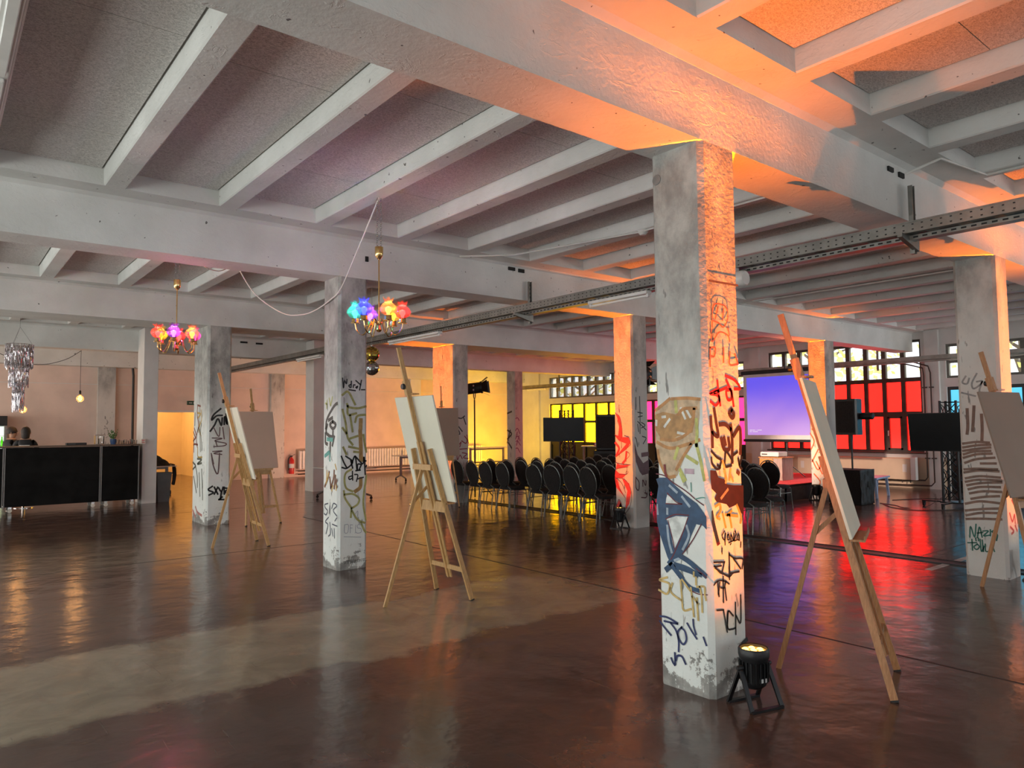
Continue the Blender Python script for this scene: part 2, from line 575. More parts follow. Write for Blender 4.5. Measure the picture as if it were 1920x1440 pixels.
for r in ROWS:
    beam(*r)
RX = [-2.585 + 1.0667 * k for k in range(-6, 18)]
rng = random.Random(3)
for bi in range(len(ROWS) - 1):
    ya, yb = ROWS[bi][1] + 0.32, ROWS[bi + 1][0] - 0.32
    for x in RX:
        if x + .21 > XW:
            continue
        MB().prism([(x, ya, 4.24), (x + .008, ya, ZR + .01), (x + .02, ya, ZR), (x + .19, ya, ZR), (x + .202, ya, ZR + .01), (x + .21, ya, 4.24)],
                   (0, yb - ya, 0)).build('rib', M['concrete'], ceiling)
    for i, x in enumerate(RX[:-1]):
        xa, xb = x + .212, RX[i + 1] - .016
        near = bi in (0, 1, 2) and -4.8 < x < 8
        cuts = [ya + 0.004]
        if near:
            off = rng.choice((1.1, 1.25, 1.4))
            cuts += [ya + off, ya + off + 2.0]
        cuts.append(yb - 0.004)
        for c0, c1 in zip(cuts[:-1], cuts[1:]):
            MB().box(xa, c0 + .003, ZP, xb, c1 - .003, 4.23).build('ceiling_panel', M['board'], ceiling)
b = MB().box(XL, YF, ZR, XL + .05, YB, 4.24)
for (x, y, z, rx, rz) in ((0.366, 5.258, 3.785, .02, .032), (2.68, 5.258, 3.965, .06, .024), (2.86, 5.258, 3.958, .055, .026),
                          (2.735, -0.012, 3.93, .05, .02), (2.95, -0.012, 3.922, .05, .022), (2.45, 16.04, 3.915, .09, .022), (2.85, 16.04, 3.905, .09, .022)):
    MB().box(x - rx, y - .004, z - rz, x + rx, y + .012, z + rz).build('cut_out', M['slot'], ceiling)


# ---- walls
def wall(name, boxes, mat_):
    b = MB()
    for q in boxes:
        b.box(*q)
    return struct(b.build(name, mat_))


T = 0.38
MODS = [(-6.2, -1.1), (-0.45, 4.5), (5.08, 9.45), (10.3, 14.8), (15.55, 19.5)]
bx = []
edge = YF
for i, (a, b_) in enumerate(MODS):
    bx.append((XW, edge, 0, XW + T, a, 4.24))
    if i == 2:
        bx += [(XW, a, 0, XW + T, b_, 0.90), (XW, a, 3.85, XW + T, b_, 4.24)]
    else:
        bx += [(XW, a, 2.58, XW + T, b_, 2.80), (XW, a, 3.66, XW + T, b_, 4.24)]
    edge = b_
bx.append((XW, edge, 0, XW + T, YB + .3, 4.24))
wall_right = wall('wall_right', bx, M['plaster'])
MB().box(XW - .006, 4.5, 0, XW, 10.3, 0.78).build('dado', M['dado'], wall_right)  # lower wall band with the uplight painted in
for y in (4.79, 9.87, 15.17, 20.2):
    MB().box(XW - .10, y - .16, 0, XW, y + .16, 4.04).build('pilaster', M['plaster'], wall_right)
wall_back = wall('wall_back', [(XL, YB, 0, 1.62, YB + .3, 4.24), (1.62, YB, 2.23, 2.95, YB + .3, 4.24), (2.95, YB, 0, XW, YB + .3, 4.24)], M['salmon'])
for x, g in ((-0.0, 1), (5.16, 1), (10.6, 0), (-5.3, 0)):
    MB().box(x, YB - .14, 0, x + .46, YB, 3.53).build('pilaster', M['col2'] if g else M['plaster'], wall_back)
MB().box(XL, YB - .012, 3.02, XW, YB, 3.035).build('plaster_ledge', M['plaster'], wall_back)
wall_left = wall('wall_left', [(XL - .3, YF, 0, XL, YB + .3, 0.75), (XL - .3, YF, 3.15, XL, YB + .3, 4.24)]
                 + [(XL - .3, y, 0.75, XL, y + 0.8, 3.15) for y in (-8.0, -5.6 + 0.0, -0.6, 4.4, 9.4, 14.4)] + [(XL - .3, 15.2, .75, XL, 21.8, 3.15)], M['plaster'])
wall_front = wall('wall_front', [(XL, YF - .3, 0, XW + .4, YF, 0.9), (XL, YF - .3, 3.1, XW + .4, YF, 4.24)]
                  + [(x, YF - .3, .9, x + .9, YF, 3.1) for x in (XL, -4.45, .55, 5.55)] + [(10.5, YF - .3, .9, 10.95, YF, 3.1), (15.05, YF - .3, .9, XW + .4, YF, 3.1)], M['plaster'])
# white boxed-in columns by the bar
side = wall('wall_side_room', [(-1.2, 26.0, 0, 3.55, 26.2, 3.3), (3.5, YB + .3, 0, 3.7, 26.2, 3.3), (-1.4, YB + .3, 0, -1.2, 26.2, 3.3), (-1.4, YB + .3, 3.2, 3.7, 26.2, 3.4)], M['warm_plaster'])


# ---- windows
WN = [0]


def window(y0, y1, rows, cols, fmat, film, handle=None):
    """rows: (z0, z1, kind) bands of panes; frame bars fill what is left between them"""
    WN[0] += 1
    w = bpy.data.objects.new('window_%d' % WN[0], None)
    COL.objects.link(w)
    w.location = (XW + .12, (y0 + y1) / 2, rows[0][0])
    struct(w)
    ox, oy, oz = w.location
    for (z0, z1, kind, n, fm) in rows:
        p = (y1 - y0) / n
        fb = MB()
        g = 0.055
        fb.box(XW + .06 - ox, y0 - oy, z0 - oz - g - .035, XW + .16 - ox, y1 - oy, z0 - oz)
        fb.box(XW + .061 - ox, y0 - oy, z1 - oz, XW + .159 - ox, y1 - oy, z1 - oz + g + .035)
        for k in range(n + 1):
            yk = y0 + p * k
            fb.box(XW + .055 - ox, max(y0, yk - g) - oy, z0 - oz - g, XW + .165 - ox, min(y1, yk + g) - oy, z1 - oz + g)
        fb.build('frame', M[fm], w)
        for k in range(n):
            a, c = y0 + p * k + g, y0 + p * (k + 1) - g
            if kind == 'panel':
                MB().box(XW + .10 - ox, a - oy, z0 - oz, XW + .13 - ox, c - oy, z1 - oz).build('panel', M['black_frame'], w)
                continue
            if kind == 'casement' and k % 4 == 1:
                q = 0.05
                cf = MB()
                for (aa, cc, zz0, zz1) in ((a, a + q, z0, z1), (c - q, c, z0, z1), (a, c, z0, z0 + q), (a, c, z1 - q, z1)):
                    cf.box(XW + .045 - ox, aa - oy, zz0 - oz, XW + .12 - ox, cc - oy, zz1 - oz)
                cf.build('casement', M[fm], w)
                MB().box(XW + .02 - ox, c - .03 - oy, (z0 + z1) / 2 - .07 - oz, XW + .045 - ox, c - .012 - oy, (z0 + z1) / 2 + .07 - oz).build('handle', M['white_metal'], w)
            mt = M['pane'] if kind == 'clear' else film
            MB().box(XW + .115 - ox, a - oy, z0 - oz, XW + .121 - ox, c - oy, z1 - oz).build('pane', mt, w)
    return w


window(-6.2, -1.1, [(0.08, .95, 'panel', 6, 'black_frame'), (1.05, 2.50, 'film', 6, 'black_frame'), (2.86, 3.18, 'clear', 9, 'frame_grey'), (3.30, 3.60, 'clear', 9, 'frame_grey')], 6, None, M['cyan_film'])
window(-0.45, 4.5, [(0.08, .95, 'panel', 6, 'black_frame'), (1.05, 2.50, 'film', 6, 'black_frame'), (2.86, 3.18, 'clear', 9, 'frame_grey'), (3.30, 3.60, 'clear', 9, 'frame_grey')], 6, None, M['cyan_film'])
w3 = window(5.08, 9.45, [(0.97, 1.85, 'casement', 9, 'frame'), (1.98, 2.76, 'film', 9, 'frame'), (2.87, 3.28, 'clear', 9, 'frame'), (3.41, 3.79, 'clear', 9, 'frame')], 9, None, M['red_film'])
MB().box(-.22, 5.0 - 7.265, -.09, .0, 9.5 - 7.265, -.05).build('sill', M['frame'], w3)
window(10.3, 14.8, [(0.08, .95, 'panel', 6, 'black_frame'), (1.02, 1.78, 'film', 6, 'black_frame'), (1.88, 2.52, 'film', 6, 'black_frame'), (2.86, 3.18, 'clear', 9, 'frame_grey'), (3.30, 3.60, 'clear', 9, 'frame_grey')], 6, None, M['magenta_film'])
window(15.55, 19.5, [(0.08, .95, 'panel', 6, 'black_frame'), (1.02, 1.78, 'film', 6, 'black_frame'), (1.88, 2.52, 'film', 6, 'black_frame'), (2.86, 3.30, 'clear', 9, 'frame_grey'), (3.40, 3.62, 'clear', 9, 'frame_grey')], 6, None, M['yellow_film'])
for yy in (-4.8, 0.2, 5.2, 10.2):                       # window frames behind the viewer's left
    WN[0] += 1
    f = MB()
    for k in range(5):
        f.box(-9.7, yy + k * 1.05 - .04, .75, -9.6, yy + k * 1.05 + .04, 3.15)
    for z in (.75, 2.3, 3.08):
        f.box(-9.7, yy, z, -9.6, yy + 4.2, z + .07)
    struct(f.build('window_%d' % WN[0], M['frame_grey']))
for xx in (-8.5, -3.5, 1.5, 6.5, 11.0):
    WN[0] += 1
    f = MB()
    for k in range(5):
        f.box(xx + k * 1.0 - .04, -8.1, .9, xx + k * 1.0 + .04, -8.0, 3.1)
    for z in (.9, 2.2, 3.03):
        f.box(xx, -8.1, z, xx + 4.0, -8.0, z + .07)
    struct(f.build('window_%d' % WN[0], M['frame_grey']))
struct(MB().box(1.58, 21.47, 0, 1.64, 21.52, 2.27).box(2.93, 21.47, 0, 2.99, 21.52, 2.27).box(1.58, 21.47, 2.21, 2.99, 21.52, 2.27).build('door_1', M['plaster']))

# ---- outside: yard and trees in spring leaf
struct(MB().box(XW + T, -20, -0.35, 60, 45, -0.05).build('ground', M['ground']))
TREES = [(22.0, 4.4, 8.5, 'spreading yellow-green tree behind the right clear panes'), (21.8, 11.0, 9.5, 'leafy yellow-green tree filling the panes above the red window'),
         (22.5, 17.2, 8.5, 'spring tree beyond the magenta window'), (23.5, 25.2, 9.0, 'pale spring tree beyond the yellow window'), (26.5, 0.8, 9.5, 'thin bare-branched tree outside between red and blue windows')]
for ti, (x, y, h, lab) in enumerate(TREES):
    t = thing('tree', lab, 'tree', (x, y, -0.05), 0, 'trees outside the window wall')
    r = random.Random(50 + ti)
    tr = MB().tube([(0, 0, 0), (.1, .05, h * .3), (.0, .2, h * .7)], [.2, .15, .05], 8)
    for k in range(12):
        a = r.uniform(0, 2 * PI)
        z = r.uniform(.25, .6) * h
        tr.tube([(.05, .1, z), (math.cos(a) * 1.0, math.sin(a) * 1.0, z + .7), (math.cos(a) * 2.2, math.sin(a) * 2.2, z + 1.1)], [.06, .04, .015], 5)
    tr.build('trunk', M['bark'], t, True)
    lf = MB()
    n_leaf = 250 if ti == 4 else 1300
    for k in range(n_leaf):
        a, q = r.uniform(0, 2 * PI), r.uniform(.2, 1) ** .6
        z = r.uniform(.18, 1.0) * h
        R = 3.0 * q * math.sqrt(max(.05, 1 - ((z / h - .5) / .55) ** 2))
        c = Vector((R * math.cos(a), R * math.sin(a), z))
        n = Vector((r.uniform(-1, 1), r.uniform(-1, 1), r.uniform(-1, 1))).normalized()
        u = n.orthogonal().normalized()
        v = n.cross(u)
        s = r.uniform(.09, .20)
        lf.add([c - u * s, c - v * s * .6, c + u * s, c + v * s * .6], [(0, 1, 2, 3)])
    tag(lf.build('foliage', M['tree_leaf'], t), kind='stuff')

# ------------------------------------------------------------------ columns
CH = 0.032


def column(x, y, wu, wv, H, mt, label, ch=CH):
    b = MB()
    oc = [(ch, 0), (wu - ch, 0), (wu, ch), (wu, wv - ch), (wu - ch, wv), (ch, wv), (0, wv - ch), (0, ch)]
    b.prism([(p[0], p[1], 0) for p in oc], (0, 0, H))
    o = b.build('column', mt, None, False, (x, y, 0))
    return tag(o, label, 'column')


C1 = column(0, 0, .385, .42, ZB, M['col'], 'nearest concrete column, big blue graffiti figure on white paint, orange-lit right face')
C2 = column(5.24, 0, .385, .42, ZB, M['col2'], 'column at the right edge with brown sprayed stripes and green writing')
K1 = column(0, 5.27, .385, .44, ZB, M['col'], 'graffiti column below the coloured chandelier, black tag above olive scrawl')
CM = column(5.24, 5.27, .385, .44, ZB, M['col3'], 'column with red outlined graffiti on its orange-lit left face beside the chairs')
CP = column(11.61, 5.27, .385, .44, ZB, M['col3'], 'far orange-lit column beside the projection screen')
L1 = column(0, 10.53, .41, .88, ZB, M['col'], 'column nearest the bar with dark tags and drips')
CN = column(5.24, 10.53, .41, .88, ZB, M['col3'], 'orange-lit column behind the pale canvas, red scribbles on its grey face')
CD = column(11.45, 16.05, .385, .43, ZB, M['col3'], 'small scribbled column against the yellow wall')
column(5.24, 16.05, .385, .43, ZB, M['col3'], 'column mostly hidden behind the chandelier column')
column(-0.02, 15.42, .31, .63, ZR, M['plaster'], 'smooth white pillar at the end of the black bar', .006)
column(4.13, 15.52, .36, .53, ZR, M['plaster'], 'smooth white pillar between the two left graffiti columns', .006)

# ------------------------------------------------------------------ cable trays and ceiling services
def cable_tray(x, y0, y1, zb, label, perf=None):
    t = thing('cable_tray', label, 'cable tray', (x, y0, zb))
    L = y1 - y0
    for s in (-.13, .13):
        b = MB().box(s - .004, 0, 0, s + .004, L, .10)
        b.box(s - .012, 0, .088, s + .012, L, .10).box(s - .012, 0, 0, s + .012, L, .012)
        b.build('side_rail', M['galv'], t)
    b = MB()
    k = 0
    while k * .25 < L:
        b.box(-.126, k * .25, .004, .126, k * .25 + .16, .012)
        k += 1
    b.build('rungs', M['galv'], t)
    MB().box(-.05, 0, -.045, .05, L, -.005).build('lamp_rail', M['galv'], t)
    b = MB()
    n = int((perf or L) / .075)
    for i in range(n):
        yy = i * .075 + .05
        b.box(-.136, yy, .066, -.1335, yy + .016, .076)
        b.box(-.136, yy, .022, -.1335, yy + .016, .032)
        b.box(-.0515, yy, -.032, -.0495, yy + .04, -.018)
    tag(b.build('perforation', M['slot'], t), kind='stuff')
    return t


cable_tray(2.88, -7.5, 19.2, 3.335, 'long perforated steel cable tray crossing the room under the beams', 22)
cable_tray(15.45, -7.0, 20.4, 3.24, 'distant steel tray in front of the window wall', 6)
for i, (x, y, z0, z1, lab) in enumerate(((3.0, -.045, 3.2, 3.82, 'slotted steel hanger on the near beam at upper right'), (2.97, 5.225, 3.18, 3.80, 'slotted steel hanger on the middle beam left of the big column'),
                                         (2.97, 10.49, 3.18, 3.80, 'slotted hanger holding the tray beside the left canvases'), (15.45, 18.2, 3.05, 3.9, 'thin hanger in front of the yellow window'), (15.45, 5.9, 3.05, 3.9, 'thin hanger before the red window'))):
    t = thing('tray_hanger', lab, 'bracket', (x, y, z0))
    h = z1 - z0
    MB().box(-.024, -.02, 0, .024, .0, h).box(-.024, -.04, 0, -.018, -.02, h).box(.018, -.04, 0, .024, -.02, h).build('channel', M['galv'], t)
    b = MB()
    for k in range(int(h / .06)):
        b.box(-.008, -.0215, k * .06 + .015, .008, -.0195, k * .06 + .045)
    tag(b.build('slot_row', M['slot'], t), kind='stuff')
    if i < 3:
        MB().prism([(-.32, -.06, .10), (-.32, -.06, .135), (.03, -.06, .135), (.03, -.06, .02)], (0, .04, 0)).build('arm', M['galv'], t)
for (x, y0, y1, z, lab) in ((2.78, 2.80, 3.78, 3.215, 'white strip light under the tray left of the big column'), (2.78, 7.3, 9.0, 3.215, 'white strip light under the tray beside the disco balls'),
                            (2.78, 12.0, 13.3, 3.215, 'white strip light under the far left end of the tray'), (15.35, 18.9, 20.0, 3.12, 'short strip light hanging before the yellow wall')):
    t = thing('strip_light', lab, 'strip light', (x, y0, z))
    L = y1 - y0
    MB().bbox(-.05, 0, 0.03, .05, L, .07, .006).build('housing', M['white_metal'], t)
    MB().tube([(0, .03, .012), (0, L - .03, .012)], .014, 10).build('tube', M['tube_glass'], t, True)
    for yy in (.0, L - .03):
        MB().box(-.018, yy, -.006, .018, yy + .03, .031).build('end_socket', M['white_metal'], t)
    for yy in (L * .2, L * .8):
        MB().box(-.012, yy, .069, .012, yy + .02, .085).build('clip', M['galv'], t)
t = thing('strip_light', 'white batten fixed along the ceiling rib at the top left corner', 'strip light', (-3.52, 1.0, ZR))
MB().bbox(-.06, 0, -.045, .05, 3.2, 0, .008).build('housing', M['white_metal'], t)
MB().bbox(-.035, .05, -.075, .028, 1.75, -.044, .006).build('diffuser', M['tube_glass'], t)
MB().bbox(-.035, 1.85, -.075, .028, 3.15, -.044, .006).build('diffuser', M['tube_glass'], t)
MB().tube([(-.09, 1.6, -.03), (-.09, 1.95, -.03)], .02, 10).build('cable_gland', M['white_pvc'], t, True)
t = thing('bulkhead_lamp', 'round white drum lamp under the tray right of the big column', 'lamp', (2.74, 1.62, 3.30))
Mx = Matrix.Rotation(PI / 2, 3, 'X')
MB().lathe([(.0, -.16), (.075, -.16), (.085, -.145), (.085, .13), (.07, .15), (0, .15)], 20, (0, 0, -.09), Mx).build('drum', M['white_metal'], t, True)
MB().lathe([(.088, -.02), (.092, -.015), (.092, .015), (.088, .02)], 20, (0, 0.12, -.09), Mx).build('ring', M['grey_metal'], t, True)
MB().box(-.03, -.05, -.01, .03, .05, .03).build('mount', M['white_metal'], t)
for (pts, lab) in (([(1.75, 5.24, 4.01), (2.3, 4.75, 4.015), (2.78, 2.95, 4.015), (2.80, .75, 4.015)], 'thin conduit running along the rib left of the big column'),
                   ([(2.97, -.03, 3.93), (3.05, -.3, 4.012), (3.87, -.4, 4.015), (3.87, -4.5, 4.015)], 'thin conduit on the rib at the upper right'),
                   ([(8.3, 5.24, 4.01), (8.3, 1.0, 4.01)], 'thin conduit on the ribs behind the right tray'),
                   ([(4.85, 10.4, 4.01), (4.85, 6.1, 4.01)], 'thin conduit on the rib above the chairs')):
    tag(MB().tube(pts, .012, 6).build('conduit', M['white_pvc'], None, True), lab, 'conduit')
for (x, y, lab) in ((2.81, 2.9, 'white smoke detector beside the big column'), (1.1, 7.6, 'white smoke detector above the coloured chandelier'), (6.6, 2.6, 'small smoke detector on the ceiling right of the big column')):
    t = thing('smoke_detector', lab, 'smoke detector', (x, y, ZR if x < 3 and x > 2 else ZP))
    MB().lathe([(0, -.055), (.035, -.055), (.045, -.04), (.06, -.025), (.06, 0), (0, 0)], 16).build('body', M['white_metal'], t, True)
    MB().lathe([(.066, -.012), (.066, 0), (0, 0)], 16).build('base', M['white_pvc'], t, True)

# white flex draped from the chandelier over the column to the next ribs
tag(MB().tube(smooth_path([(-.33, 3.66, 4.02), (-.18, 4.4, 3.68), (-.03, 5.15, 3.36), (-.03, 5.45, 3.26), (-.01, 5.9, 3.20), (-.03, 6.3, 3.185), (-.142, 6.7, 3.245), (-.365, 7.1, 3.528), (-.488, 7.4, 3.90), (-.50, 7.45, 4.02)], 8), .008, 6).build('flex_cable', M['white_pvc'], None, True),
    'white cable sagging from the chandelier past the column top', 'cable')
tag(MB().tube(smooth_path([(-.52, 7.5, 4.02), (-.8, 7.3, 3.84), (-1.1, 7.1, 3.86), (-1.42, 6.85, 4.02)], 8), .007, 6).build('flex_cable', M['white_pvc'], None, True),
    'short white cable loop right of the left chandelier', 'cable')
tag(MB().tube(smooth_path([(-1.42, 6.83, 4.02), (-2.0, 6.5, 3.9), (-3.0, 6.3, 3.93), (-4.6, 6.1, 4.02)], 8), .006, 6).build('flex_cable', M['white_pvc'], None, True),
    'thin white cable running left from the left chandelier', 'cable')


# ------------------------------------------------------------------ column uplights
M['led'] = emat('lit_amber_led', (1.0, 0.50, 0.10), 7.0)
M['led_glow'] = emat('amber_reflector', (1.0, 0.42, 0.06), 1.1)


def uplight(x, y, rz, label, power, tilt, off, half, wash_e=10):
    t = thing('uplight', label, 'uplight', (x, y, 0), rz, 'amber uplights at the column feet')
    b = MB().lathe([(0, .105), (.045, .105), (.068, .125), (.076, .155), (.080, .27), (.088, .285), (.092, .30), (.092, .335), (.086, .345), (.078, .340), (.078, .322), (0, .322)], 24)
    b.build('can', M['black'], t, True)
    f = MB()
    for k in range(20):
        a = 2 * PI * k / 20
        c, s = math.cos(a), math.sin(a)
        f.bar((c * .081, s * .081, .15), (c * .085, s * .085, .268), .008, .012, (c, s, 0))
    f.build('cooling_fins', M['black_metal'], t)
    MB().lathe([(0, .323), (.076, .323), (.076, .326), (0, .326)], 24).build('reflector', M['led_glow'], t)
    for k in range(7):
        a = 2 * PI * k / 6
        r_ = 0 if k == 6 else .05
        MB().lathe([(0, .334), (.012, .333), (.020, .327), (.020, .325)], 10, (r_ * math.cos(a), r_ * math.sin(a), 0)).build('led', M['led'], t, True)
    for s in (-1, 1):
        b = MB()
        b.bar((s * .105, 0, .235), (s * .115, -.10, .008), .012, .028, (1, 0, 0))
        b.bar((s * .105, 0, .235), (s * .115, .10, .008), .012, .028, (1, 0, 0))
        b.build('stand_leg', M['black_metal'], t)
        MB().lathe([(0, 0), (.016, 0), (.016, .03), (.01, .04), (0, .04)], 10, (s * .092, 0, .235), Matrix.Rotation(s * PI / 2, 3, 'Y')).build('knob', M['black'], t, True)
    for yy in (-.10, .10):
        MB().bar((-.121, yy, .008), (.121, yy, .008), .03, .014).build('stand_foot', M['black_metal'], t)
    MB().box(-.03, -.0815, .155, .022, -.079, .178).build('rating_label', M['label_white'], t)
    # beam shaped for effect: ceiling cone, even column wash and a blade on the beam face
    L = bpy.data.lights.new('amber_beam', 'POINT')
    L.energy, L.color, L.shadow_soft_size = 4 * PI, (1.0, 0.18, 0.0), 0.008
    L.use_nodes = True
    nt = NT.__new__(NT)
    nt.t, nt._co = L.node_tree, None
    em = nt.t.nodes['Emission']
    tc = nt.n('ShaderNodeTexCoord')
    sp = nt.n('ShaderNodeSeparateXYZ')
    nt.link(tc.outputs['Normal'], sp.inputs[0])
    dist = math.hypot(*tilt)
    ux, uy = tilt[0] / dist, tilt[1] / dist
    nz = nt.math('MAXIMUM', sp.outputs[2], .02)
    a = nt.math('DIVIDE', nt.math('ADD', nt.math('MULTIPLY', sp.outputs[0], ux), nt.math('MULTIPLY', sp.outputs[1], uy)), nz)
    q = nt.math('DIVIDE', nt.math('SUBTRACT', nt.math('MULTIPLY', sp.outputs[0], uy), nt.math('MULTIPLY', sp.outputs[1], ux)), nz)
    r2 = nt.math('ADD', nt.math('MULTIPLY', a, a), nt.math('MULTIPLY', q, q))
    cone = nt.math('MULTIPLY', nt.math('EXPONENT', nt.math('MULTIPLY', r2, -1 / .42 ** 2)), power)
    ap = nt.math('MAXIMUM', a, dist / 3.5)
    dz = nt.math('DIVIDE', dist, ap)
    wash = nt.math('MULTIPLY', nt.math('POWER', dz, 3.0), wash_e / dist)
    wash = nt.math('MULTIPLY', wash, nt.ramp(dz, .07, .16))
    side = nt.math('SUBTRACT', 1.0, nt.ramp(nt.math('ABSOLUTE', nt.math('SUBTRACT', nt.math('MULTIPLY', q, dz), off)), half - .012, half + .006))
    wash = nt.math('MULTIPLY', nt.math('MULTIPLY', wash, side), nt.ramp(a, dist / 3.3, dist / 3.0))
    lo, hi = dist / 3.66, dist / 3.16
    blade = nt.math('MULTIPLY', nt.ramp(a, lo + .0006, lo + .0025), nt.math('SUBTRACT', 1.0, nt.ramp(a, hi - .0025, hi - .0004)))
    blade = nt.math('MULTIPLY', nt.math('MULTIPLY', blade, nt.math('EXPONENT', nt.math('MULTIPLY', nt.math('MULTIPLY', q, q), -1 / .30 ** 2))), 90 * wash_e / (dist / .2))
    cone = nt.math('MULTIPLY', cone, nt.math('SUBTRACT', 1.0, nt.math('MULTIPLY', side, nt.ramp(a, dist / 3.3, dist / 3.0))))
    cone = nt.math('ADD', cone, blade)
    tot = nt.math('MULTIPLY', nt.math('ADD', cone, wash), nt.ramp(sp.outputs[2], .1, .25))
    nt.link(tot, em.inputs['Strength'])
    o = bpy.data.objects.new('amber_beam', L)
    COL.objects.link(o)
    o.parent = t
    o.location = (0, 0, .37)
    o.rotation_euler = (0, 0, -rz)
    return t


uplight(.135, -.20, -.25, 'amber uplight on the floor at the foot of the nearest column', 76, (0, .20), .0575, .192)
uplight(5.46, -.20, 0, 'amber uplight at the foot of the column at the right edge', 76, (0, .20), -.0275, .192)
uplight(5.06, 5.44, PI / 2, 'amber uplight beside the red graffiti column', 60, (.18, 0), -.05, .22)
uplight(5.05, 10.95, PI / 2, 'amber uplight of the column behind the pale canvas', 60, (.19, 0), -.02, .44)
uplight(11.44, 5.50, PI / 2, 'amber uplight below the column beside the projection screen', 60, (.17, 0), .01, .22)


# ------------------------------------------------------------------ easels and canvases
def easel(x, y, rz, label, pm='pine', lift=0.0, top=2.47, rear=0.78):
    t = thing('easel', label, 'easel', (x, y, 0), rz, 'wooden display easels')
    K = .2575
    wd = M[pm]
    P = lambda z, yy=0, o=0: (-K * z + o, yy, z)
    for s in (-1, 1):
        MB().bar((0, s * .315, .012), P(1.48, s * .15), .024, .044, (1, 0, 0)).build('leg', wd, t)
        MB().bar((.003, s * .316, 0), (0, s * .315, .012), .026, .046, (1, 0, 0)).build('foot', M['rubber'], t)
    MB().bar(P(.19), P(top), .042, .022, (0, 1, 0)).bar(P(.19, .022), P(1.55, .022), .012, .05, (0, 1, 0)).bar(P(.19, -.022), P(1.55, -.022), .012, .05, (0, 1, 0)).build('mast', wd, t)
    MB().bar(P(.30, -.285, .0), P(.30, .285, .0), .022, .045).build('cross_bar', wd, t)
    MB().bar(P(1.30, -.165, -.028), P(1.30, .165, -.028), .032, .055).build('top_rail', wd, t)
    zs = .95 + lift
    b = MB()
    b.bar(P(zs - .04, -.225, .0), P(zs - .04, .225, .0), .024, .10)
    b.bar(P(zs - .005, -.225, .06), P(zs - .005, .225, .06), .10, .014)
    b.build('shelf', wd, t)
    MB().bar(P(zs + .012, -.225, .112), P(zs + .012, .225, .112), .010, .03).build('shelf_lip', wd, t)
    MB().bar((-K * 1.27 - .045, 0, 1.27), (-rear, 0, .0), .034, .020, (0, 1, 0)).build('rear_leg', wd, t)
    q = .70
    rp = Vector((-K * 1.27 - .045, 0, 1.27)).lerp(Vector((-rear, 0, 0)), .26)
    MB().bar(P(1.10, .018, -.02), (rp.x, .018, rp.z), .03, .012, (0, 1, 0)).build('stay', wd, t)
    MB().lathe([(0, -.022), (.012, -.022), (.014, 0), (.012, .022), (0, .022)], 10, (rp.x, .02, rp.z), Matrix.Rotation(PI / 2, 3, 'X')).build('bolt', M['brass'], t, True)
    zc = 2.02 + lift
    b = MB()
    b.bar(P(zc - .01, 0, .0), P(zc + .13, 0, .0), .06, .05, (0, 1, 0))
    b.bar(P(zc, -.06, .045), P(zc, .06, .045), .075, .014)
    b.build('clamp', wd, t)
    MB().lathe([(0, 0), (.026, 0), (.03, .012), (.026, .03), (0, .03)], 12, P(zc + .07, .0, -.028), Matrix.Rotation(-PI / 2, 3, 'Y')).build('knob', M['black'], t, True)
    return t


def canvas(x, y, rz, label, mt, lift=0.0, w=.71, h=1.06):
    o = bpy.data.objects.new('canvas', None)
    K = .2575
    a = math.atan(K)
    b = MB().bbox(.0, -w / 2, 0, .018, w / 2, h, .002)
    o = b.build('canvas', M[mt])
    z0 = .955 + lift
    lx = -K * z0 + .033
    o.location = (x + math.cos(rz) * lx, y + math.sin(rz) * lx, z0 + .012)
    o.rotation_euler = (Matrix.Rotation(rz, 3, 'Z') @ Matrix.Rotation(-a, 3, 'Y')).to_euler()
    tag(o, label, 'canvas', 'blank boards on the easels')
    return o


for (x, y, rz, pm, lift, top, rear, cm, le, lc) in (
        (.365, 3.375, 0.0, 'pine', 0, 2.47, .78, 'canvas', 'wooden easel seen from behind in the middle of the floor', 'large pale board on the middle easel, seen from the back'),
        (.06, 7.917, -.08, 'pine', 0, 2.50, .70, 'canvas', 'wooden easel in front of the column nearest the bar', 'narrow-looking pale board on the easel by the bar-side column'),
        (.82, 9.98, -1.5, 'pine', 0, 2.42, .55, 'canvas_tan', 'wooden easel half hidden behind the easel by the bar-side column', 'brownish board facing the viewer behind the left easel'),
        (1.11, -.60, -1.19, 'pine_shade', 0, 2.47, .72, 'canvas', 'wooden easel in side view right of the nearest column', 'pale board seen edge-on right of the nearest column'),
        (4.55, -.62, -1.78, 'pine_shade', .0, 2.42, .72, 'canvas_brown', 'wooden easel cut off by the right edge of the picture', 'brown-grey board at the right edge of the picture'),
        (4.62, 9.98, -2.05, 'pine', .10, 2.58, .62, 'canvas_brown', 'easel hidden behind the large pale board', 'grey-brown board peeking out behind the large pale board')):
    easel(x, y, rz, le, pm, lift, top, rear)
    canvas(x, y, rz, lc, cm, lift)


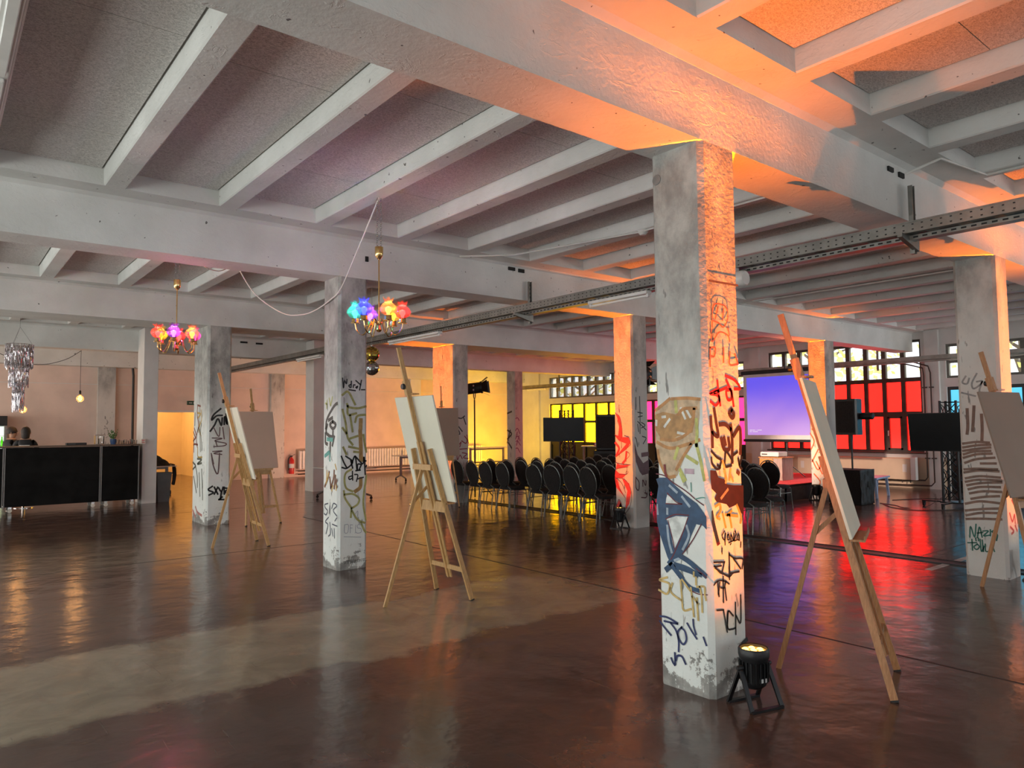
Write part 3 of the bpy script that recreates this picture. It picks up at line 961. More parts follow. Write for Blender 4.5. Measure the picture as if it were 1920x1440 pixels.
# ------------------------------------------------------------------ banquet chairs
def make_chair():
    t = thing('banquet_chair', 'x', 'chair', (0, 0, 0), 0, 'black oval-backed banquet chairs')
    # seat: rounded cushion
    poly = []
    for k in range(20):
        a = 2 * PI * k / 20
        c, s = math.cos(a), math.sin(a)
        poly.append((.005 + .215 * math.copysign(abs(c) ** .55, c), .215 * math.copysign(abs(s) ** .55, s)))
    b = MB()
    vs = []
    for z, q in ((.405, .93), (.42, 1.0), (.45, 1.0), (.468, .93), (.474, .75)):
        vs += [(p[0] * q, p[1] * q, z) for p in poly]
    fs = [tuple(reversed(range(20))), tuple(range(80, 100))]
    for r in range(4):
        for k in range(20):
            fs.append((r * 20 + k, r * 20 + (k + 1) % 20, (r + 1) * 20 + (k + 1) % 20, (r + 1) * 20 + k))
    b.add(vs, fs).build('seat', M['black_matt'], t, True)
    # oval padded back, leaning back, with a hand hole in the rim above it
    cz, hz, hy = .695, .245, .20
    lean = lambda z: -.205 - (z - .46) * .20
    b = MB()
    vs = []
    for dx, q in ((-.022, .90), (-.030, .70), (-.022, .90), (.0, 1.0), (.022, .92), (.034, .7)):
        pass
    rings = ((-.026, .0), (-.026, .78), (-.014, .98), (.010, 1.0), (.026, .85), (.034, .0))
    N = 24
    for dx, q in rings:
        for k in range(N):
            a = 2 * PI * k / N
            z = cz + hz * q * math.sin(a)
            vs.append((lean(z) + dx, hy * q * math.cos(a) * (1 + .10 * math.sin(a)), z))
    fs = []
    for r in range(len(rings) - 1):
        for k in range(N):
            fs.append((r * N + k, r * N + (k + 1) % N, (r + 1) * N + (k + 1) % N, (r + 1) * N + k))
    b.add(vs, fs).build('backrest', M['black_matt'], t, True)
    rim = []
    for k in range(21):
        a = -PI * .32 + (PI * 1.64) * k / 20
        z = cz + .01 + (hz + .018) * math.sin(a)
        rim.append((lean(z), (hy + .013) * math.cos(a) * (1 + .10 * math.sin(a)), z))
    rim = [(-.19, .185, .43)] + rim + [(-.19, -.185, .43)]
    MB().tube(rim, .0105, 6).build('back_frame', M['chair_frame'], t, True)
    MB().tube([(lean(.935) + .005, -.05, .935), (lean(.955), 0, .958), (lean(.935) + .005, .05, .935)], .010, 6).build('hand_grip', M['chair_frame'], t, True)
    for s in (-1, 1):
        MB().tube([(-.19, s * .185, .43), (-.205, s * .19, .36), (-.275, s * .215, .0)], .011, 6).build('leg', M['chair_frame'], t, True)
        MB().tube([(.17, s * .185, .42), (.195, s * .19, .39), (.215, s * .215, .0)], .011, 6).build('leg', M['chair_frame'], t, True)
        MB().tube([(-.19, s * .188, .412), (.175, s * .188, .412)], .010, 6).build('side_rail', M['chair_frame'], t, True)
        MB().tube([(-.215, s * .193, .315), (.198, s * .193, .315)], .007, 6).build('stretcher', M['chair_frame'], t, True)
    MB().tube([(.185, -.188, .40), (.185, .188, .40)], .010, 6).build('front_rail', M['chair_frame'], t, True)
    MB().tube([(.199, -.191, .33), (.199, .191, .33)], .007, 6).build('front_stretcher', M['chair_frame'], t, True)
    return t


ORD = ['first', 'second', 'third', 'fourth', 'fifth', 'sixth', 'seventh', 'eighth', 'ninth', 'tenth', 'eleventh', 'twelfth', 'thirteenth', 'fourteenth', 'fifteenth']
chair_rows = [
    ('row nearest the viewer', 5.47, [10.36, 9.80, 9.30, 8.80, 7.74, 7.22, 6.74, 6.27]),
    ('second row', 6.25, [10.1 - .515 * k for k in range(8)] + [5.45, 4.9, 4.35, 3.77]),
    ('third row', 7.22, [10.25 - .515 * k for k in range(12)] + [4.06]),
    ('fourth row', 8.2, [10.05 - .52 * k for k in range(10)] + [4.78]),
    ('front row before the stage', 9.45, [9.95 - .52 * k for k in range(9)] + [5.26])]
proto = make_chair()
first = True
rngc = random.Random(11)
for rn, rx, ys in chair_rows:
    for i, y in enumerate(ys):
        lab = 'black oval-backed chair, %s from the left in the %s' % (ORD[i], rn)
        loc = (rx + rngc.uniform(-.04, .04), y + rngc.uniform(-.02, .02), 0)
        rz = rngc.uniform(-.06, .06)
        if first:
            proto.location, proto.rotation_euler, proto['label'] = loc, (0, 0, rz), lab
            first = False
        else:
            copy_tree(proto, None, loc, rz, lab)


# ------------------------------------------------------------------ chandeliers
def bulb_mat(nm, c, s=9.0):
    return emat(nm, c, s)


def shade_mat(k, c):
    t = NT('%s_tinted_glass_shade' % k)
    tint = tuple(.45 + .55 * x for x in c)
    tr, tl, gl = t.n('ShaderNodeBsdfTransparent'), t.n('ShaderNodeBsdfTranslucent'), t.n('ShaderNodeBsdfGlossy')
    tr.inputs[0].default_value = (*tint, 1)
    t.link(t.mix(t.ramp(t.noise(30, 2), .3, .7), tuple(x * .85 for x in tint), tint), tl.inputs[0])
    gl.inputs['Roughness'].default_value = .08
    m1, m2 = t.n('ShaderNodeMixShader'), t.n('ShaderNodeMixShader')
    m1.inputs[0].default_value, m2.inputs[0].default_value = .13, .06
    t.link(tr.outputs[0], m1.inputs[1])
    t.link(tl.outputs[0], m1.inputs[2])
    t.link(m1.outputs[0], m2.inputs[1])
    t.link(gl.outputs[0], m2.inputs[2])
    t.link(m2.outputs[0], t.out.inputs[0])
    return t.m


BULBS = {'blue': (.05, .08, 1.0), 'teal': (.05, .8, .6), 'yellow': (1.0, .62, .03), 'red': (1.0, .06, .05), 'pink': (1.0, .08, .45), 'orange': (1.0, .32, .05), 'violet': (.5, .12, 1.0)}
for k, c in BULBS.items():
    M['bulb_' + k] = bulb_mat('lit_%s_bulb' % k, c)
    M['shade_' + k] = shade_mat(k, c)


def chandelier(x, y, ztop, zrod, zhub, arms, a0, label, scale=1.0):
    t = thing('chandelier', label, 'chandelier', (x, y, zhub), 0, 'brass chandeliers with coloured bulbs')
    H = ztop - zhub
    zc = zrod - zhub
    b = MB()
    n = int((H - zc - .12) / .022)
    for k in range(n):
        z = zc + .12 + k * .022
        for dx in (-.02, .02):
            ax = (1, 0, 0) if k % 2 else (0, 1, 0)
            b.tube(arc((dx, 0, z + .011), .012, 0, 2 * PI * 7 / 8, 7, ax, (0, 0, 1)), .0022, 4, True)
    b.build('chain', M['grey_metal'], t)
    MB().lathe([(0, zc), (.015, zc), (.036, zc + .03), (.042, zc + .06), (.042, zc + .125), (0, zc + .125)], 18).build('ceiling_cup', M['brass'], t, True)
    MB().tube([(0, 0, 0), (0, 0, zc + .01)], .007, 8).build('rod', M['brass'], t, True)
    MB().lathe([(0, -.10), (.018, -.095), (.030, -.075), (.018, -.055), (.012, -.03), (.026, -.01), (.026, .01), (0, .02)], 14).build('hub', M['brass'], t, True)
    tag_c = None
    for k, cn in enumerate(arms):
        a = a0 + 2 * PI * k / len(arms)
        c, s = math.cos(a), math.sin(a)
        R = .235 * scale
        pts = smooth_path([(0.02 * c, .02 * s, -.02), (.07 * c, .07 * s, .03), (.10 * c, .10 * s, -.04), (.155 * c, .155 * s, -.125), (.215 * c, .215 * s, -.085), (R * c, R * s, -.01)], 4)
        arm = MB().tube(pts, .0065, 6).build('arm', M['brass'], t, True)
        MB().lathe([(0, -.012), (.044, -.012), (.046, -.006), (.036, 0), (.034, .035), (.038, .04), (.030, .04), (0, .03)], 16, (R * c, R * s, 0)).build('cup', M['brass'], arm, True)
        # onion-shaped shade with a ruffled mouth
        n_ = 24
        prof = [(.030, .04), (.060, .06), (.080, .095), (.080, .115), (.062, .145), (.036, .165), (.032, .175), (.046, .195), (.052, .205)]
        vs, fs = [], []
        for pi_, (r_, z_) in enumerate(prof):
            for q in range(n_):
                th = 2 * PI * q / n_
                rr = r_ * (1 + (.16 * math.cos(6 * th) if pi_ >= 7 else .015 * math.cos(12 * th)))
                zz = z_ + (.012 * math.cos(6 * th) if pi_ == 8 else 0)
                vs.append((R * c + rr * math.cos(th), R * s + rr * math.sin(th), zz))
        for pi_ in range(len(prof) - 1):
            for q in range(n_):
                fs.append((pi_ * n_ + q, pi_ * n_ + (q + 1) % n_, (pi_ + 1) * n_ + (q + 1) % n_, (pi_ + 1) * n_ + q))
        MB().add(vs, fs).build('shade', M['shade_' + cn], arm, True)
        MB().lathe([(0, .035), (.014, .04), (.016, .065), (.028, .085), (.031, .10), (.024, .12), (0, .13)], 12, (R * c, R * s, 0)).build('bulb', M['bulb_' + cn], arm, True)
        L = bpy.data.lights.new('bulb_light', 'POINT')
        L.energy, L.color, L.shadow_soft_size = 4.5, BULBS[cn], .012
        o = bpy.data.objects.new('bulb_light', L)
        COL.objects.link(o)
        o.parent = arm
        o.location = (R * c, R * s, .15)
    return t


chandelier(-.33, 3.66, ZR, 3.385, 2.745, ['red', 'yellow', 'violet', 'teal', 'blue', 'orange'], -.62, 'brass chandelier with blue, yellow and red lit glass shades in the middle')
chandelier(-1.44, 6.85, ZR, 3.44, 2.775, ['orange', 'pink', 'red', 'yellow', 'red', 'violet'], -.9, 'brass chandelier with yellow, pink and orange lit shades at the left', .95)


# ------------------------------------------------------------------ mirror balls
def mirror_ball(x, y, z, r, mt, label, top):
    t = thing('mirror_ball', label, 'mirror ball', (x, y, z), 0, 'two mirror balls hung one below the other')
    nr = 14
    mesh = None
    core = MB().lathe([(r * .96 * math.sin(PI * k / 12), -r * .96 * math.cos(PI * k / 12)) for k in range(13)], 20).build('core', M['grey_metal'], t, True)
    b = MB()
    for i in range(1, nr):
        th = PI * i / nr
        n = max(4, int(2 * nr * math.sin(th)))
        for k in range(n):
            ph = 2 * PI * (k + .5 * (i % 2)) / n
            nrm = Vector((math.sin(th) * math.cos(ph), math.sin(th) * math.sin(ph), math.cos(th)))
            e = Vector((-math.sin(ph), math.cos(ph), 0))
            u = nrm.cross(e)
            jit = Vector((random.uniform(-.03, .03), random.uniform(-.03, .03), random.uniform(-.03, .03)))
            nn = (nrm + jit).normalized()
            e = (e - nn * e.dot(nn)).normalized()
            u = nn.cross(e)
            s = r * PI / nr * .45
            c = nrm * r
            b.add([c - e * s - u * s, c + e * s - u * s, c + e * s + u * s, c - e * s + u * s], [(0, 1, 2, 3)])
    tag(b.build('mirror_tiles', mt, t), kind='stuff')
    MB().lathe([(0, r * .95), (.02, r * .95), (.02, r + .02), (0, r + .02)], 10).build('cap', M['chrome'], t, True)
    MB().tube([(0, 0, r + .01), (0, 0, top)], .003, 5).build('cord', M['grey_metal'], t)
    return t


M['gold_mirror'] = mat('gold_mirror_tiles', (.80, .58, .08), .06, 1.0, .1)
M['silver_mirror'] = mat('silver_mirror_tiles', (.68, .74, .76), .06, 1.0, .1)
mirror_ball(1.765, 7.78, 2.885, .125, M['gold_mirror'], 'gold mirror ball hanging beside the graffiti column', ZR - 2.885)
mirror_ball(1.77, 7.785, 2.655, .118, M['silver_mirror'], 'silver mirror ball just below the gold one', .12)


# added floods, unseen lamps that tint the far wall pink and yellow
M['pink_led'] = emat('lit_pink_led', (1.0, 0.30, 0.25), 4.0)
for (x, y, e, lab) in ((6.38, 18.2, 85, 'small pink floor flood before the far wall, hidden behind the chandelier column'), (9.12, 18.2, 85, 'small pink floor flood before the far wall, hidden behind the large pale board'),
                       (13.7, 19.0, 210, 'small yellow floor flood before the yellow wall, hidden behind the chairs')):
    t = thing('floor_flood', lab, 'flood light', (x, y, 0), 0, 'floor floods at the far wall')
    MB().bbox(-.15, -.05, .05, .15, .05, .22, .01).build('housing', M['black'], t)
    MB().box(-.13, .05, .07, .13, .056, .20).build('led_panel', M['pink_led'], t)
    MB().tube([(-.16, 0, .14), (-.17, 0, .01), (.17, 0, .01), (.16, 0, .14)], .01, 6).build('bracket', M['black_metal'], t)
    L = bpy.data.lights.new('pink_wash', 'AREA')
    L.shape, L.size, L.size_y, L.energy, L.color = 'RECTANGLE', .26, .13, e, (1.0, .50, .34) if x < 12 else (1.0, .62, .02)
    o = bpy.data.objects.new('pink_wash', L)
    COL.objects.link(o)
    o.parent = t
    o.location = (0, .065, .135)
    o.rotation_euler = Vector((0, 1, .75)).to_track_quat('-Z', 'Y').to_euler()

# ------------------------------------------------------------------ bar
M['bar_panel'] = mat('matt_black_bar_panel', (0.0065, 0.0062, 0.006), 0.6, var=0.3, nscale=3, spec=0.12)
M['bar_top'] = mat('brown_bar_top', (0.13, 0.085, 0.06), 0.4, var=0.1)


def bar_unit(x0, x1, label):
    t = thing('bar_counter', label, 'bar counter', (x0, 15.28, 0), 0, 'rolling bar counters')
    L = x1 - x0
    MB().box(.012, .02, .13, L - .012, .62, 1.30).build('body', M['black_matt'], t)
    MB().bbox(.02, .0, .12, L - .02, .022, 1.325, .004).build('front_panel', M['bar_panel'], t)
    for xx in (.0, L - .02):
        MB().box(xx, -.004, .11, xx + .02, .03, 1.33).build('edge_strip', M['grey_metal'], t)
    MB().bbox(-.004, -.03, 1.33, L + .004, .66, 1.36, .005).build('top', M['bar_top'], t)
    for xx in (.12, L - .12):
        for yy in (.08, .54):
            c = MB().box(xx - .03, yy - .02, .075, xx + .03, yy + .02, .13).build('caster', M['chrome'], t)
            MB().lathe([(0, -.016), (.04, -.016), (.042, 0), (.04, .016), (0, .016)], 14, (xx, yy - .012, .042), Matrix.Rotation(PI / 2, 3, 'X')).build('wheel', M['white_case'], c, True)
    return t


bar_unit(-4.55, -2.62, 'black bar counter cut off by the left edge of the picture')
bar_unit(-2.61, -.875, 'long black bar counter in front of the two people')
bar_unit(-.865, -.105, 'short black bar counter next to the white pillar')
BT = 1.361
t = thing('drinks_dispenser', 'wood and glass drinks dispenser on the bar beside the plant', 'dispenser', (-.86, 15.55, BT))
MB().box(-.10, -.09, 0, .10, .09, .012).box(-.10, -.09, .20, .10, .09, .22).build('tray', M['cabinet_side'], t)
for k in range(5):
    MB().box(-.10, -.085 + k * .038, .012, -.092, -.063 + k * .038, .20).build('slat', M['pine'], t)
MB().lathe([(0, .012), (.06, .012), (.062, .02), (.062, .185), (0, .19)], 16, (.03, 0, 0)).build('jar', M['glassware'], t, True)
MB().lathe([(0, 0), (.012, 0), (.012, .03), (0, .03)], 8, (.03, -.062, .05), Matrix.Rotation(PI / 2, 3, 'X')).build('tap', M['chrome'], t, True)
t = thing('potted_herb', 'green herb in a blue pot standing on the bar', 'plant', (-.60, 15.5, BT))
MB().lathe([(0, 0), (.05, 0), (.065, .06), (.07, .12), (.062, .12), (.058, .10), (0, .10)], 16).build('pot', M['blue_pot'], t, True)
rr = random.Random(5)
st, lf = MB(), MB()
for k in range(16):
    a, R, h = rr.uniform(0, 2 * PI), rr.uniform(.02, .12), rr.uniform(.08, .24)
    p = Vector((R * math.cos(a), R * math.sin(a), .10 + h))
    st.tube([(p.x * .2, p.y * .2, .09), p], .002, 4)
    for j in range(7):
        q = Vector((p.x * .2, p.y * .2, .09)).lerp(p, rr.uniform(.35, 1))
        n = Vector((rr.uniform(-1, 1), rr.uniform(-1, 1), rr.uniform(.2, 1))).normalized()
        u = n.orthogonal().normalized()
        v = n.cross(u)
        s = rr.uniform(.012, .026)
        lf.add([q, q + u * s + v * s * .6, q + u * s * 2.2, q + u * s - v * s * .6], [(0, 1, 2, 3)])
st.build('stem', M['leaf'], t)
tag(lf.build('leaves', M['leaf'], t), kind='stuff')
for i, (x, y, h) in enumerate(((-.42, 15.5, .085), (-.34, 15.58, .10), (-.28, 15.46, .08), (-.22, 15.55, .11), (-.15, 15.48, .09), (-.48, 15.62, .10))):
    o = MB().lathe([(0, 0), (.026, 0), (.028, .004), (.036, h), (.033, h), (.025, .008), (0, .008)], 14).build('drinking_glass', M['glassware'], None, True, (x, y, BT))
    tag(o, 'small clear drinking glass at the pillar end of the bar top', 'glass', 'glasses on the bar')
t = thing('cash_box', 'flat black box lying on the bar left of the dispenser', 'box', (-1.32, 15.5, BT))
MB().bbox(-.19, -.10, 0, .19, .10, .05, .006).build('case', M['black'], t)
MB().bbox(-.16, -.102, .015, -.02, -.098, .035, .001).build('latch', M['grey_plastic'], t)
o = MB().bbox(-.045, -.03, 0, .045, .03, .11, .003).build('card_holder', M['white_case'], None, False, (-.02, 15.36, BT))
tag(o, 'small white printed card stand against the pillar on the bar', 'card stand')
MB().box(-.03, -.0325, .02, .03, -.0305, .035).box(-.03, -.0325, .05, .015, -.0305, .06).box(-.03, -.0325, .075, .03, -.0305, .09).build('print', M['red_paint'], o)

# glass-door fridge behind the bar
t = thing('drinks_fridge', 'lit glass-door fridge full of bottles at the left edge behind the bar', 'fridge', (-2.62, 20.85, 0))
M['fridge_light'] = emat('lit_fridge_interior', (.85, 1.0, .80), 1.2, (.8, .8, .8))
MB().box(-.42, .04, 0, .42, .60, .10).box(-.42, .55, .10, .42, .60, 2.05).box(-.42, .04, .10, -.38, .55, 2.05).box(.38, .04, .10, .42, .55, 2.05).box(-.42, .04, 1.97, .42, .60, 2.08).build('cabinet', M['grey_metal'], t)
MB().box(-.378, .53, .12, .378, .545, 1.80).build('light_panel', M['fridge_light'], t)
MB().bbox(-.42, .0, 1.82, .42, .045, 2.08, .006).build('header', M['black'], t)
for (a, b_, c, d) in ((-.42, -.36, .1, 1.82), (.36, .42, .1, 1.82), (-.42, .42, .1, .18)):
    MB().box(a, .0, c, b_, .04, d).build('door_frame', M['grey_metal'], t)
MB().box(-.36, .015, .18, .36, .02, 1.82).build('door_glass', M['pane'], t)
MB().tube([(.39, -.03, .8), (.39, -.03, 1.4)], .012, 8).build('handle', M['chrome'], t, True)
for z in (.45, .85, 1.25, 1.55):
    MB().box(-.378, .06, z - .01, .378, .53, z).build('shelf', M['white_metal'], t)
M['bottle_y'] = glass('yellow_lemonade_bottle', (.95, .85, .10), .3)
M['bottle_g'] = glass('green_glass_bottle', (.35, .85, .15), .3)
for zi, z in enumerate((.45, .85, 1.25)):
    for k in range(8):
        o = MB().lathe([(0, 0), (.034, 0), (.036, .01), (.036, .14), (.016, .20), (.014, .26), (.017, .262), (.017, .275), (0, .275)], 10).build('bottle', M['bottle_y' if (k + zi) % 3 else 'bottle_g'], None, True, (-2.62 - .32 + k * .091, 20.98, z + .001))
        tag(o, 'small yellow-green bottle in the lit fridge', 'bottle', 'bottles in the fridge')


# ------------------------------------------------------------------ people at the bar
def person(x, y, rz, label, turn, hairlen):
    t = thing('person', label, 'person', (x, y, .17), rz)
    # seated on a bar stool, facing local +X; pelvis at the root
    J = [(0, 0, .82), (.01, 0, 1.00), (.03, 0, 1.17), (.035, 0, 1.285), (.045, 0, 1.345), (.06, 0, 1.40), (.065, 0, 1.47), (.06, 0, 1.545),
         (.02, .165, 1.245), (.05, .235, 1.06), (.22, .19, .99), (.30, .15, 1.0),
         (.02, -.165, 1.245), (.05, -.235, 1.06), (.22, -.19, .99), (.30, -.15, 1.0),
         (.05, .10, .80), (.40, .13, .80), (.38, .13, .42), (.46, .14, .36),
         (.05, -.10, .80), (.40, -.13, .80), (.38, -.13, .42), (.46, -.14, .36)]
    Rr = [.15, .135, .15, .105, .055, .062, .092, .070, .062, .047, .036, .030, .062, .047, .036, .030, .085, .060, .045, .035, .085, .060, .045, .035]
    E = [(0, 1), (1, 2), (2, 3), (3, 4), (4, 5), (5, 6), (6, 7), (3, 8), (8, 9), (9, 10), (10, 11), (3, 12), (12, 13), (13, 14), (14, 15), (0, 16), (16, 17), (17, 18), (18, 19), (0, 20), (20, 21), (21, 22), (22, 23)]
    me = bpy.data.meshes.new('body')
    me.from_pydata(J, E, [])
    o = bpy.data.objects.new('body', me)
    COL.objects.link(o)
    o.parent = t
    md = o.modifiers.new('skin', 'SKIN')
    for i, v in enumerate(me.skin_vertices[0].data):
        v.radius = (Rr[i], Rr[i] * (1.25 if i in (1, 2) else 1))
        v.use_root = i == 0
    md.use_smooth_shade = True
    sb = o.modifiers.new('sub', 'SUBSURF')
    sb.levels = sb.render_levels = 2
    # skin above the collar and on the forearms, shirt on the trunk, trousers below
    nt = NT('clothed_figure')
    x_, y_, z_ = nt.xyz()
    neck = nt.ramp(z_, 1.315, 1.325)
    arm = nt.math('MULTIPLY', nt.ramp(x_, .10, .11), nt.ramp(z_, .90, .91))
    c = nt.mix(nt.math('MAXIMUM', neck, arm), (.014, .014, .016), (.45, .25, .16))
    c = nt.mix(nt.ramp(z_, .86, .88), (.02, .022, .03), c)
    me.materials.append(nt.set(Base_Color=c, Roughness=.7))
    R = Matrix.Rotation(turn, 3, 'Z')
    # hair cap following the skull, face features
    b = MB()
    vs, fs = [], []
    NS, NR = 18, 8
    for i in range(NR + 1):
        th = (PI * .62) * i / NR
        for k in range(NS):
            ph = 2 * PI * k / NS
            d = Vector((math.sin(th) * math.cos(ph), math.sin(th) * math.sin(ph), math.cos(th)))
            front = max(0, d.x)
            drop = 1 - .35 * front * (1 if th > PI * .35 else 0)
            vs.append(Vector((d.x * .112 - .015, d.y * .093, d.z * .118 * drop + .015)))
    for i in range(NR):
        for k in range(NS):
            fs.append((i * NS + k, i * NS + (k + 1) % NS, (i + 1) * NS + (k + 1) % NS, (i + 1) * NS + k))
    b.add([R @ v + Vector((.055, 0, 1.475)) for v in vs], fs)
    if hairlen:
        b.lathe([(0, -.17), (.045, -.16), (.075, -.10), (.085, -.02), (.07, .03)], 14, R @ Vector((-.045, 0, 0)) + Vector((.055, 0, 1.46)))
    b.build('hair', M['hair'], t, True)
    hd = Vector((.062, 0, 1.47))
    MB().lathe([(0, -.02), (.012, -.018), (.014, 0), (.008, .022), (0, .03)], 8, hd + R @ Vector((.100, 0, -.02))).build('nose', M['skin'], t, True)
    for s in (-1, 1):
        MB().lathe([(0, -.028), (.012, -.022), (.017, 0), (.014, .024), (0, .03)], 8, hd + R @ Vector((-.005, s * .088, -.01)), None, 1, .5).build('ear', M['skin'], t, True)
        MB().lathe([(0, -.009), (.009, 0), (0, .009)], 8, hd + R @ Vector((.086, s * .032, .008))).build('eye', M['label_white'], t, True)
    MB().lathe([(0, -.006), (.02, 0), (0, .006)], 8, hd + R @ Vector((.082, 0, -.062)), None, .5, 1).build('mouth', M['red_paint'], t, True)
    for s in (-1, 1):   # hands resting in the lap
        for k in range(4):
            MB().tube([(.29, s * (.135 + k * .016), 1.0), (.345, s * (.13 + k * .015), .995), (.375, s * (.128 + k * .014), .975)], [.009, .008, .006], 6).build('finger', M['skin'], t, True)
        MB().tube([(.285, s * .13, 1.005), (.32, s * .105, 1.005), (.345, s * .098, .99)], [.010, .009, .006], 6).build('thumb', M['skin'], t, True)
    return t


p2 = person(-2.17, 16.35, 1.4, 'person in black T-shirt with white back print, hair tied back, behind the bar', 0.0, True)
MB().bbox(-.152, -.095, 1.15, -.146, .095, 1.20, .002).build('shirt_print', M['label_white'], p2)
person(-2.40, 17.05, .55, 'person with short dark hair in grey T-shirt at the left edge behind the bar', -.9, False)
for (x, y, lab) in ((-2.17, 16.35, 'bar stool under the person with the white back print'), (-2.40, 17.05, 'bar stool under the person at the left edge')):
    t = thing('bar_stool', lab, 'stool', (x, y, 0))
    MB().lathe([(0, .80), (.16, .80), (.17, .82), (.17, .84), (0, .855)], 18).build('seat', M['black'], t, True)
    MB().lathe([(0, 0), (.2, 0), (.2, .012), (.03, .03), (.025, .80), (0, .80)], 18).build('stem', M['chrome'], t, True)


# ------------------------------------------------------------------ bulbs and tinsel chandelier over the bar
M['filament'] = emat('lit_filament_bulb', (1.0, .48, .10), 9.0)
M['amber_glass'] = shade_mat('amber', (1.0, .62, .25))


def pendant(x, y, z, top, label):
    t = thing('pendant_bulb', label, 'pendant lamp', (x, y, z), 0, 'globe bulbs hanging over the bar')
    MB().lathe([(0, -.085), (.04, -.075), (.075, -.035), (.082, 0), (.075, .035), (.04, .075), (.022, .10), (.02, .11)], 18).build('globe', M['amber_glass'], t, True)
    MB().tube([(-.01, 0, .07), (-.025, 0, -.03), (0, 0, -.055), (.025, 0, -.03), (.01, 0, .07)], .014, 6).build('filament', M['filament'], t, True)
    MB().lathe([(.024, .10), (.026, .11), (.024, .18), (.008, .20), (0, .20)], 12).build('socket', M['black'], t, True)
    MB().tube([(0, 0, .19), (0, 0, top - z)], .005, 5).build('cord', M['black'], t)
    L = bpy.data.lights.new('bulb_light', 'POINT')
    L.energy, L.color, L.shadow_soft_size = 9, (1.0, .55, .22), .08
    o = bpy.data.objects.new('bulb_light', L)
    COL.objects.link(o)
    o.parent = t
    o.location = (0, 0, -.02)
    return t


pendant(-1.06, 17.0, 2.43, 3.6, 'glowing globe bulb hanging over the long bar counter')
pendant(-2.18, 17.0, 2.165, 3.6, 'glowing globe bulb beside the tip of the tinsel chandelier')
tag(MB().tube(smooth_path([(-1.05, 17, 3.58), (-1.35, 17, 3.36), (-1.75, 17, 3.22), (-2.1, 17, 3.22), (-2.6, 17, 3.4), (-3.0, 17, 3.62)], 6), .007, 5).build('flex_cable', M['black'], None, True), 'dark cable swagged between the bar bulbs and the tinsel', 'cable')
M['tinsel'] = mat('silver_tinsel', (.62, .58, .60), .15, .9, .35, 90)
t = thing('tinsel_chandelier', 'tiered silver tinsel chandelier hanging over the left end of the bar', 'chandelier', (-2.47, 14.5, 3.40))
rr = random.Random(9)
b = MB()
for (R, z0, z1, n) in ((.235, 0, -.42, 150), (.215, -.05, -.45, 110), (.165, -.38, -.82, 130), (.10, -.75, -1.30, 120), (.06, -.8, -1.25, 60)):
    for k in range(n):
        a = 2 * PI * k / n + rr.uniform(-.03, .03)
        x, y = R * math.cos(a), R * math.sin(a)
        zb = z1 + rr.uniform(-.06, .05)
        m_ = 5
        tw = rr.uniform(0, PI)
        pv = None
        for j in range(m_ + 1):
            z = z0 + (zb - z0) * j / m_
            th = a + tw + j * 1.7
            d = Vector((math.cos(th), math.sin(th), 0)) * .0055
            c = Vector((x + rr.uniform(-.004, .004), y + rr.uniform(-.004, .004), z))
            if pv:
                b.add([pv[0], pv[1], c + d, c - d], [(0, 1, 2, 3)])
            pv = (c - d, c + d)
tag(b.build('tinsel_strands', M['tinsel'], t), kind='stuff')
for R, z in ((.23, 0), (.165, -.38), (.10, -.75)):
    MB().tube(arc((0, 0, z), R, 0, 2 * PI * 23 / 24, 23, (1, 0, 0), (0, 1, 0)), .006, 6, True).build('hoop', M['chrome'], t, True)
b = MB()
for a in (0, PI * 2 / 3, PI * 4 / 3):
    b.tube([(.22 * math.cos(a), .22 * math.sin(a), 0), (0, 0, .35), (0, 0, ZR - 3.4)], .003, 4)
b.build('cord', M['grey_metal'], t)
tag(MB().tube([(.93, 21.30, .0), (.92, 21.30, 3.3), (.89, 21.30, 3.62), (.74, 21.30, 3.85), (.55, 21.30, 3.88)], .035, 10).build('drain_pipe', M['black'], None, True), 'thick black pipe on the wall left of the white bar pillar', 'pipe')

# ------------------------------------------------------------------ by the doorway
t = thing('litter_bin', 'tall grey plastic bin beside the white bar pillar', 'bin', (.47, 15.62, 0))
b = MB()
for z, w in ((0, .12), (.62, .165)):
    pass
b.add([(-.12, -.12, 0), (.12, -.12, 0), (.12, .12, 0), (-.12, .12, 0), (-.16, -.16, .66), (.16, -.16, .66), (.16, .16, .66), (-.16, .16, .66)], [(3, 2, 1, 0), (0, 1, 5, 4), (1, 2, 6, 5), (2, 3, 7, 6), (3, 0, 4, 7)])
b.build('body', M['grey_plastic'], t)
MB().box(-.17, -.17, .65, -.15, .17, .68).box(.15, -.17, .65, .17, .17, .68).box(-.15, -.17, .65, .15, -.15, .68).box(-.15, .15, .65, .15, .17, .68).build('rim', M['grey_plastic'], t)


